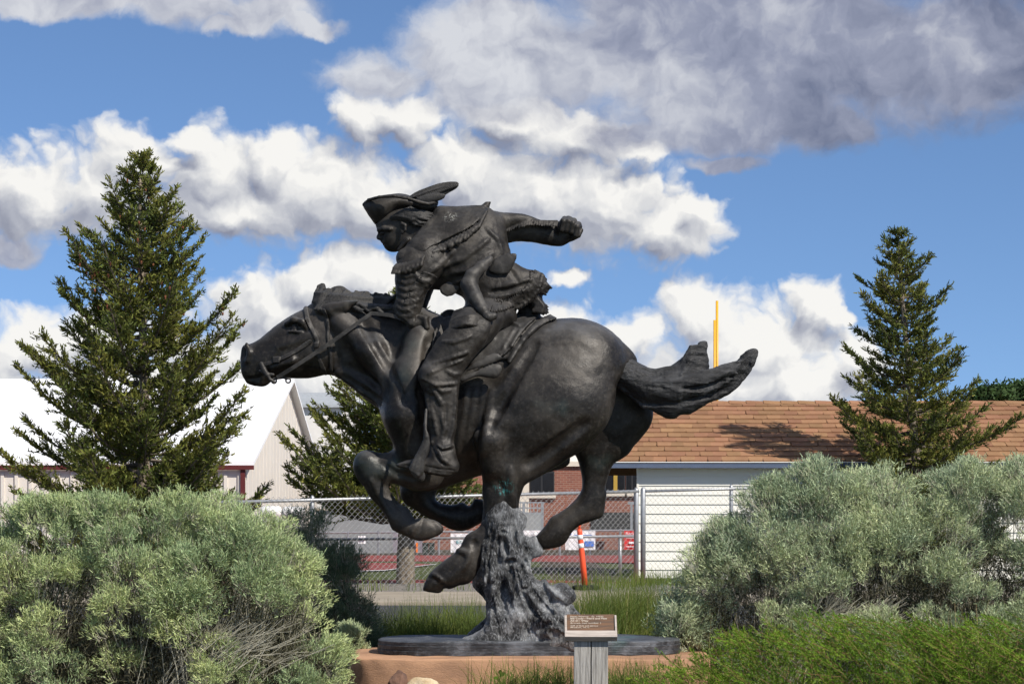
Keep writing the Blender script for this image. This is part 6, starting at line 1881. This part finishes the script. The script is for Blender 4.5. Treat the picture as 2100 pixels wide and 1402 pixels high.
def build_small():
    # ---- sandstone pedestal: rounded slab with a soft arris
    n = 160
    V = []; F = []
    rs = random.Random(4)
    def outl(a, s):
        ca, sa = math.cos(a), math.sin(a)
        return (0.10 + 1.03 * s * math.copysign(abs(ca) ** 0.34, ca), -0.02 + 0.62 * s * math.copysign(abs(sa) ** 0.40, sa))
    prof = [(1.0, -0.40), (1.0, -0.19), (1.001, -0.16), (0.999, -0.12), (1.001, -0.06), (1.0, -0.02), (1.0, 0.016), (0.998, 0.021), (0.993, 0.025), (0.95, 0.026), (0.6, 0.027), (0.2, 0.027)]
    for j, (s, z) in enumerate(prof):
        for k in range(n):
            a = 2 * PI * k / n
            x, y = outl(a, s)
            w = 0.004 * math.sin(a * 7 + z * 9) + 0.0025 * math.sin(a * 23 + z * 31)
            V.append((x + w * math.cos(a), y + w * math.sin(a), z + (0.002 * math.sin(a * 11) if j > 6 else 0)))
    for j in range(len(prof) - 1):
        for k in range(n): F.append((j * n + k, j * n + (k + 1) % n, (j + 1) * n + (k + 1) % n, (j + 1) * n + k))
    F.append(tuple((len(prof) - 1) * n + k for k in range(n)))
    sand = mat('orange_sandstone', (0.50, 0.285, 0.165), 0.9, vscale=3.4, col2=(0.33, 0.19, 0.115), bump=0.6, bscale=60, bdist=0.005, stretch=(1, 1, 3.4), detail=9)
    ped = MB().add(V, F).build('pedestal', sand, smooth=True); tag(ped, 'low orange sandstone pedestal slab under the bronze plate', 'pedestal')

    # ---- sign on a split wooden post
    d = 10.35; Y = d - CAMD
    sgn = empty('interpretive_sign', (P(1211, 0, Y).x, Y, -0.3), 'small wooden sign on a weathered grey post', 'sign')
    def wood(name, c1, c2, st, sc, bmp=0.8):
        return mat(name, c1, 0.85, col2=c2, vscale=sc, stretch=st, bump=bmp, bscale=sc * 3, detail=8, bdist=0.004)
    greyw = wood('weathered_post_wood', (0.44, 0.42, 0.385), (0.20, 0.19, 0.175), (14, 14, 0.8), 7)
    framew = wood('pale_frame_wood', (0.50, 0.44, 0.39), (0.36, 0.31, 0.27), (1.2, 12, 12), 8, 0.4)
    brown = wood('brown_board_wood', (0.185, 0.100, 0.056), (0.105, 0.072, 0.052), (1.2, 14, 14), 7, 0.4)
    a, c = P(1177, 1304, Y), P(1210.5, 1304, Y); e = P(1212.5, 1304, Y); f = P(1246, 1304, Y)
    zt = a.z
    for (x0, x1) in ((a.x, c.x), (e.x, f.x)):
        m_ = MB().box((x0, Y - 0.045, -0.5), (x1, Y + 0.045, zt))
        m_.build('post', greyw, sgn, bevel=0.003)
    MB().box((c.x - 0.001, Y - 0.035, -0.5), (e.x + 0.001, Y + 0.04, zt - 0.004)).build('joint', mat('dark_joint', (0.03, 0.025, 0.02), 0.95), sgn)
    # tilted tray: local frame on the sloping board
    tilt = math.radians(38)                            # from the vertical, facing the viewer and up
    uy = Vector((0, math.sin(tilt), math.cos(tilt))); nn = Vector((0, -math.cos(tilt), math.sin(tilt)))
    L = P(1158, 0, Y - 0.05).x; R = P(1265, 0, Y - 0.05).x; W = R - L
    z_lo = P(0, 1303, Y - 0.07).z
    H = (P(0, 1268, Y).z - P(0, 1303, Y).z) / (math.cos(tilt)) * 1.02
    O = Vector(((L + R) / 2, Y - 0.062, z_lo + 0.012))
    def board(x0, x1, s0, s1, t0, t1):
        V = []
        for t in (t0, t1):
            for (x, s_) in ((x0, s0), (x1, s0), (x1, s1), (x0, s1)):
                V.append(O + Vector((x, 0, 0)) + uy * s_ + nn * t)
        return MB().add(V, [(0, 3, 2, 1), (4, 5, 6, 7), (0, 1, 5, 4), (1, 2, 6, 5), (2, 3, 7, 6), (3, 0, 4, 7)])
    board(-W / 2 + 0.002, W / 2 - 0.002, 0.0, H, -0.03, -0.012).build('back_board', framew, sgn, bevel=0.002)
    pan = board(-W / 2 + 0.013, W / 2 - 0.011, 0.012, H + 0.004, -0.011, 0.004).build('text_board', brown, sgn, bevel=0.0015)
    board(-W / 2, -W / 2 + 0.012, -0.012, H - 0.006, -0.028, 0.012).build('frame_side', framew, sgn, bevel=0.002)
    board(W / 2 - 0.010, W / 2, -0.012, H - 0.006, -0.028, 0.012).build('frame_side', framew, sgn, bevel=0.002)
    board(-W / 2 - 0.0005, W / 2 + 0.0005, -0.030, 0.0105, -0.029, 0.0135).build('frame_ledge', framew, sgn, bevel=0.003)
    # lettering
    ink = mat('white_lettering', (0.50, 0.44, 0.36), 0.8)
    lines = [('Peter Fillerup   (b. 1953)', 0.0098, 0.72, False), ('Bill Cody\u2014Hard and Fast', 0.0115, 0.80, True), ('All the Way', 0.0115, 0.40, True), ('Bronze, cast number 1', 0.0098, 0.66, False), ('Gift of Bob and Jeanne', 0.0088, 0.60, False), ('Museum, 14.11', 0.0088, 0.40, False)]
    ys = [0.90, 0.79, 0.665, 0.54, 0.39, 0.30]
    rot = Matrix((Vector((1, 0, 0)), uy, nn)).transposed().to_4x4()
    for (txt, size, frac, bold), yy in zip(lines, ys):
        cu = bpy.data.curves.new('lettering', 'FONT'); cu.body = txt; cu.size = size; cu.extrude = 0.0004
        cu.offset = 0.0003 if bold else 0.0001
        ob = bpy.data.objects.new('lettering', cu); COL.objects.link(ob)
        bpy.context.view_layer.update()
        wtxt = max(ob.dimensions.x, 1e-4)
        me = bpy.data.meshes.new_from_object(ob.evaluated_get(bpy.context.evaluated_depsgraph_get()))
        bpy.data.objects.remove(ob)
        kx = W * 0.88 * frac / wtxt
        org = O + Vector((-W / 2 + 0.030, 0, 0)) + uy * (H * yy - size * 0.3) + nn * 0.0048
        me.transform(Matrix.Translation(org) @ rot @ Matrix.Diagonal((kx, 1.18, 1, 1)))
        me.materials.clear(); me.materials.append(ink)
        link(bpy.data.objects.new('lettering', me), pan)

    # ---- stones in front of the pedestal
    brownrock = mat('brown_rock', (0.19, 0.105, 0.07), 0.9, vscale=14, col2=(0.10, 0.062, 0.05), bump=1.0, bscale=30, bdist=0.015, stretch=(1, 1, 0.4))
    cream = mat('cream_limestone', (0.66, 0.56, 0.40), 0.9, vscale=9, col2=(0.50, 0.36, 0.20), bump=0.9, bscale=24, bdist=0.012)
    p = P(815, 1402, 10.72 - CAMD); blocky_stone('rock', (p.x, p.y, p.z - 0.005), (0.062, 0.07, 0.078), 3, brownrock, 'small rounded brown rock at the foot of the pedestal', 'rock')
    p = P(868, 1418, 10.66 - CAMD); blocky_stone('rock', (p.x, p.y, p.z - 0.01), (0.11, 0.09, 0.088), 8, cream, 'cream limestone chunk beside the brown rock', 'rock')

    # ---- broadleaf weed by the pedestal
    wd = empty('leafy_weed', tuple(P(1027, 1440, 10.75 - CAMD)), 'small weed with broad green leaves against the pedestal', 'plant')
    lm = leaf_mat('weed_leaf', (0.14, 0.25, 0.03), (0.10, 0.19, 0.025), 6, 0.35, 0.2)
    b0 = P(1025, 1425, 10.75 - CAMD)
    MB().tube([b0, b0 + Vector((0.0, 0, 0.06)), b0 + Vector((0.004, 0, 0.11))], [0.003, 0.0025, 0.001], 5).build('stem', lm, wd)
    for (ang, el, L, h) in ((0.3, 0.9, 0.055, 0.10), (2.6, 0.6, 0.05, 0.085), (-0.3, 0.25, 0.05, 0.06), (3.4, 0.1, 0.045, 0.05), (1.3, 1.2, 0.05, 0.11)):
        dv = Vector((math.cos(ang) * math.cos(el), -0.3, math.sin(el))).normalized(); sd = dv.cross(Vector((0, -1, 0.3))).normalized()
        st = b0 + Vector((0, 0, h)); V = []
        for q, w in ((0, .15), (.25, .8), (.5, 1), (.75, .7), (1, .05)):
            cpt = st + dv * (L * q) + Vector((0, 0, -0.018 * q * q)); V += [cpt - sd * 0.011 * w, cpt + Vector((0, .002, -.003)) , cpt + sd * 0.011 * w]
        F = []
        for q in range(4): F += [(3 * q, 3 * q + 1, 3 * q + 4, 3 * q + 3), (3 * q + 1, 3 * q + 2, 3 * q + 5, 3 * q + 4)]
        MB().add(V, F).build('leaf', lm, wd, smooth=True)

    # ---- orange delineator leaning by the fence
    Y = 24.4 - CAMD
    top, bot = P(1188.5, 1086, Y), P(1200.5, 1206, Y)
    ax = (top - bot).normalized(); Ld = (top - bot).length
    dl = empty('traffic_delineator', tuple(bot), 'orange plastic delineator post with two white bands, leaning by the fence', 'traffic post')
    om = mat('orange_plastic', (0.85, 0.10, 0.035), 0.45, spec=0.4, vary=0.08)
    wm = mat('reflective_white', (0.78, 0.78, 0.76), 0.35, vary=0.06)
    r = 5.4 * 24.4 / FPX
    MB().tube([bot, bot + ax * (Ld * 0.5), bot + ax * (Ld * 0.96), bot + ax * (Ld * 1.0), bot + ax * (Ld * 1.015)], [r * 1.15, r * 1.08, r, r * 0.95, r * 0.5], 16).build('tube', om, dl, smooth=True)
    for (f0, f1) in ((0.835, 0.915), (0.69, 0.77)):
        MB().tube([bot + ax * (Ld * f0), bot + ax * (Ld * f1)], r * 1.075, 16).build('reflective_band', wm, dl, smooth=True)
    MB().tube([bot + ax * (Ld * 1.012), bot + ax * (Ld * 1.05), bot + ax * (Ld * 1.055), bot + ax * (Ld * 1.085), bot + ax * (Ld * 1.1)], [r * 0.5, r * 0.42, r * 0.6, r * 0.6, r * 0.3], 12).build('handle', om, dl, smooth=True)
    rub = mat('black_rubber', (0.02, 0.02, 0.021), 0.8, vary=0.2)
    z0 = float(ground_z(bot.x, bot.y)) + 0.022
    MB().tube([(bot.x, bot.y, z0), (bot.x, bot.y, z0 + 0.04), (bot.x, bot.y, z0 + 0.055)], [0.17, 0.165, 0.12], 8).build('rubber_base', rub, dl)

    # ---- banners on the far fence
    D3 = 55.9 - CAMD
    def banner(p0, p1, top, bot_, m, label, texts=(), blocks=()):
        a, c = P(p0, top, D3), P(p1, bot_, D3)
        o = empty('banner', ((a.x + c.x) / 2, D3, c.z), label, 'banner', 'banners on the far fence')
        n = 8; V = []; F = []
        for i in range(n + 1):
            x = a.x + (c.x - a.x) * i / n; dy = 0.012 * math.sin(i * 1.9 + p0)
            for (z, t) in ((c.z, 0), (a.z, 0), (c.z, 0.012), (a.z, 0.012)): V.append((x, D3 + dy + t, z))
        for i in range(n):
            k = 4 * i; F += [(k, k + 4, k + 5, k + 1), (k + 2, k + 3, k + 7, k + 6), (k + 1, k + 5, k + 7, k + 3), (k, k + 2, k + 6, k + 4)]
        F += [(0, 1, 3, 2), (4 * n, 4 * n + 2, 4 * n + 3, 4 * n + 1)]
        sh = MB().add(V, F).build('sheet', m, o)
        for (txt, px, py, w, h, colm) in texts:
            cu = bpy.data.curves.new('lettering', 'FONT'); cu.body = txt; cu.size = 1.0; cu.extrude = 0.002
            ob = bpy.data.objects.new('lettering', cu); COL.objects.link(ob)
            bpy.context.view_layer.update()
            me = bpy.data.meshes.new_from_object(ob.evaluated_get(bpy.context.evaluated_depsgraph_get())); dx, dy_ = ob.dimensions.x, ob.dimensions.y
            bpy.data.objects.remove(ob)
            q = P(px, py, D3 - 0.03); s = (D3 + CAMD) / FPX
            me.transform(Matrix.Translation(q) @ Matrix.Rotation(PI / 2, 4, 'X') @ Matrix.Diagonal((w * s / dx, h * s / 0.7, 1, 1)))
            me.materials.clear(); me.materials.append(colm)
            link(bpy.data.objects.new('lettering', me), sh)
        for (x0, x1, y0, y1, colm) in blocks:
            q0, q1 = P(x0, y0, D3 - 0.03), P(x1, y1, D3 - 0.03)
            MB().box((q0.x, D3 - 0.03, q1.z), (q1.x, D3 - 0.025, q0.z)).build('printed_block', colm, sh)
    wh = mat('banner_white', (0.80, 0.80, 0.80), 0.7, vary=0.03); rd = mat('banner_red', (0.62, 0.030, 0.030), 0.6, vary=0.06); gy = mat('banner_grey', (0.30, 0.28, 0.31), 0.7, vary=0.15)
    ink_w = mat('banner_ink_white', (0.8, 0.8, 0.8), 0.7); ink_t = mat('banner_ink_teal', (0.05, 0.30, 0.33), 0.7); ink_b = mat('banner_ink_blue', (0.09, 0.20, 0.58), 0.7); ink_k = mat('banner_ink_dark', (0.08, 0.09, 0.10), 0.7); ink_o = mat('banner_ink_orange', (0.80, 0.20, 0.03), 0.7)
    banner(1280, 1326, 1088, 1126, rd, 'bright red banner with white writing next to the fence post', [('Rock C', 1283, 1096, 26, 6, ink_w), ('mcay', 1284, 1104, 22, 6, ink_w)], [(1284, 1304, 1119.5, 1121, ink_w), (1290, 1303, 1110, 1114, ink_w)])
    banner(1159, 1221, 1088, 1127, wh, 'white banner with blue blocks behind the orange post', [], [(1199, 1218, 1109, 1120, ink_b), (1178, 1214, 1096, 1098, ink_b), (1166, 1172, 1093, 1096, ink_b)])
    banner(1070, 1112, 1087, 1112, wh, 'white banner with grey capitals, partly behind the far hind hoof', [('SMI FORD', 1074, 1100, 34, 5, ink_k)])
    banner(924, 972, 1093, 1132, wh, 'white banner with teal script left of the stump', [('Elea', 935, 1114, 26, 7, ink_t)])
    banner(806, 866, 1092, 1133, gy, 'grey banner with an orange shape behind the tree trunk', [], [(816, 827, 1120, 1127, ink_o), (853, 857, 1112, 1132, ink_o), (815, 828, 1129, 1132, ink_w)])
    banner(735, 750, 1098, 1114, wh, 'small white plate on the far fence beside the dark bush', [], [(736, 749, 1105, 1108, ink_k)])
build_small()
SC.cycles.use_denoising = True
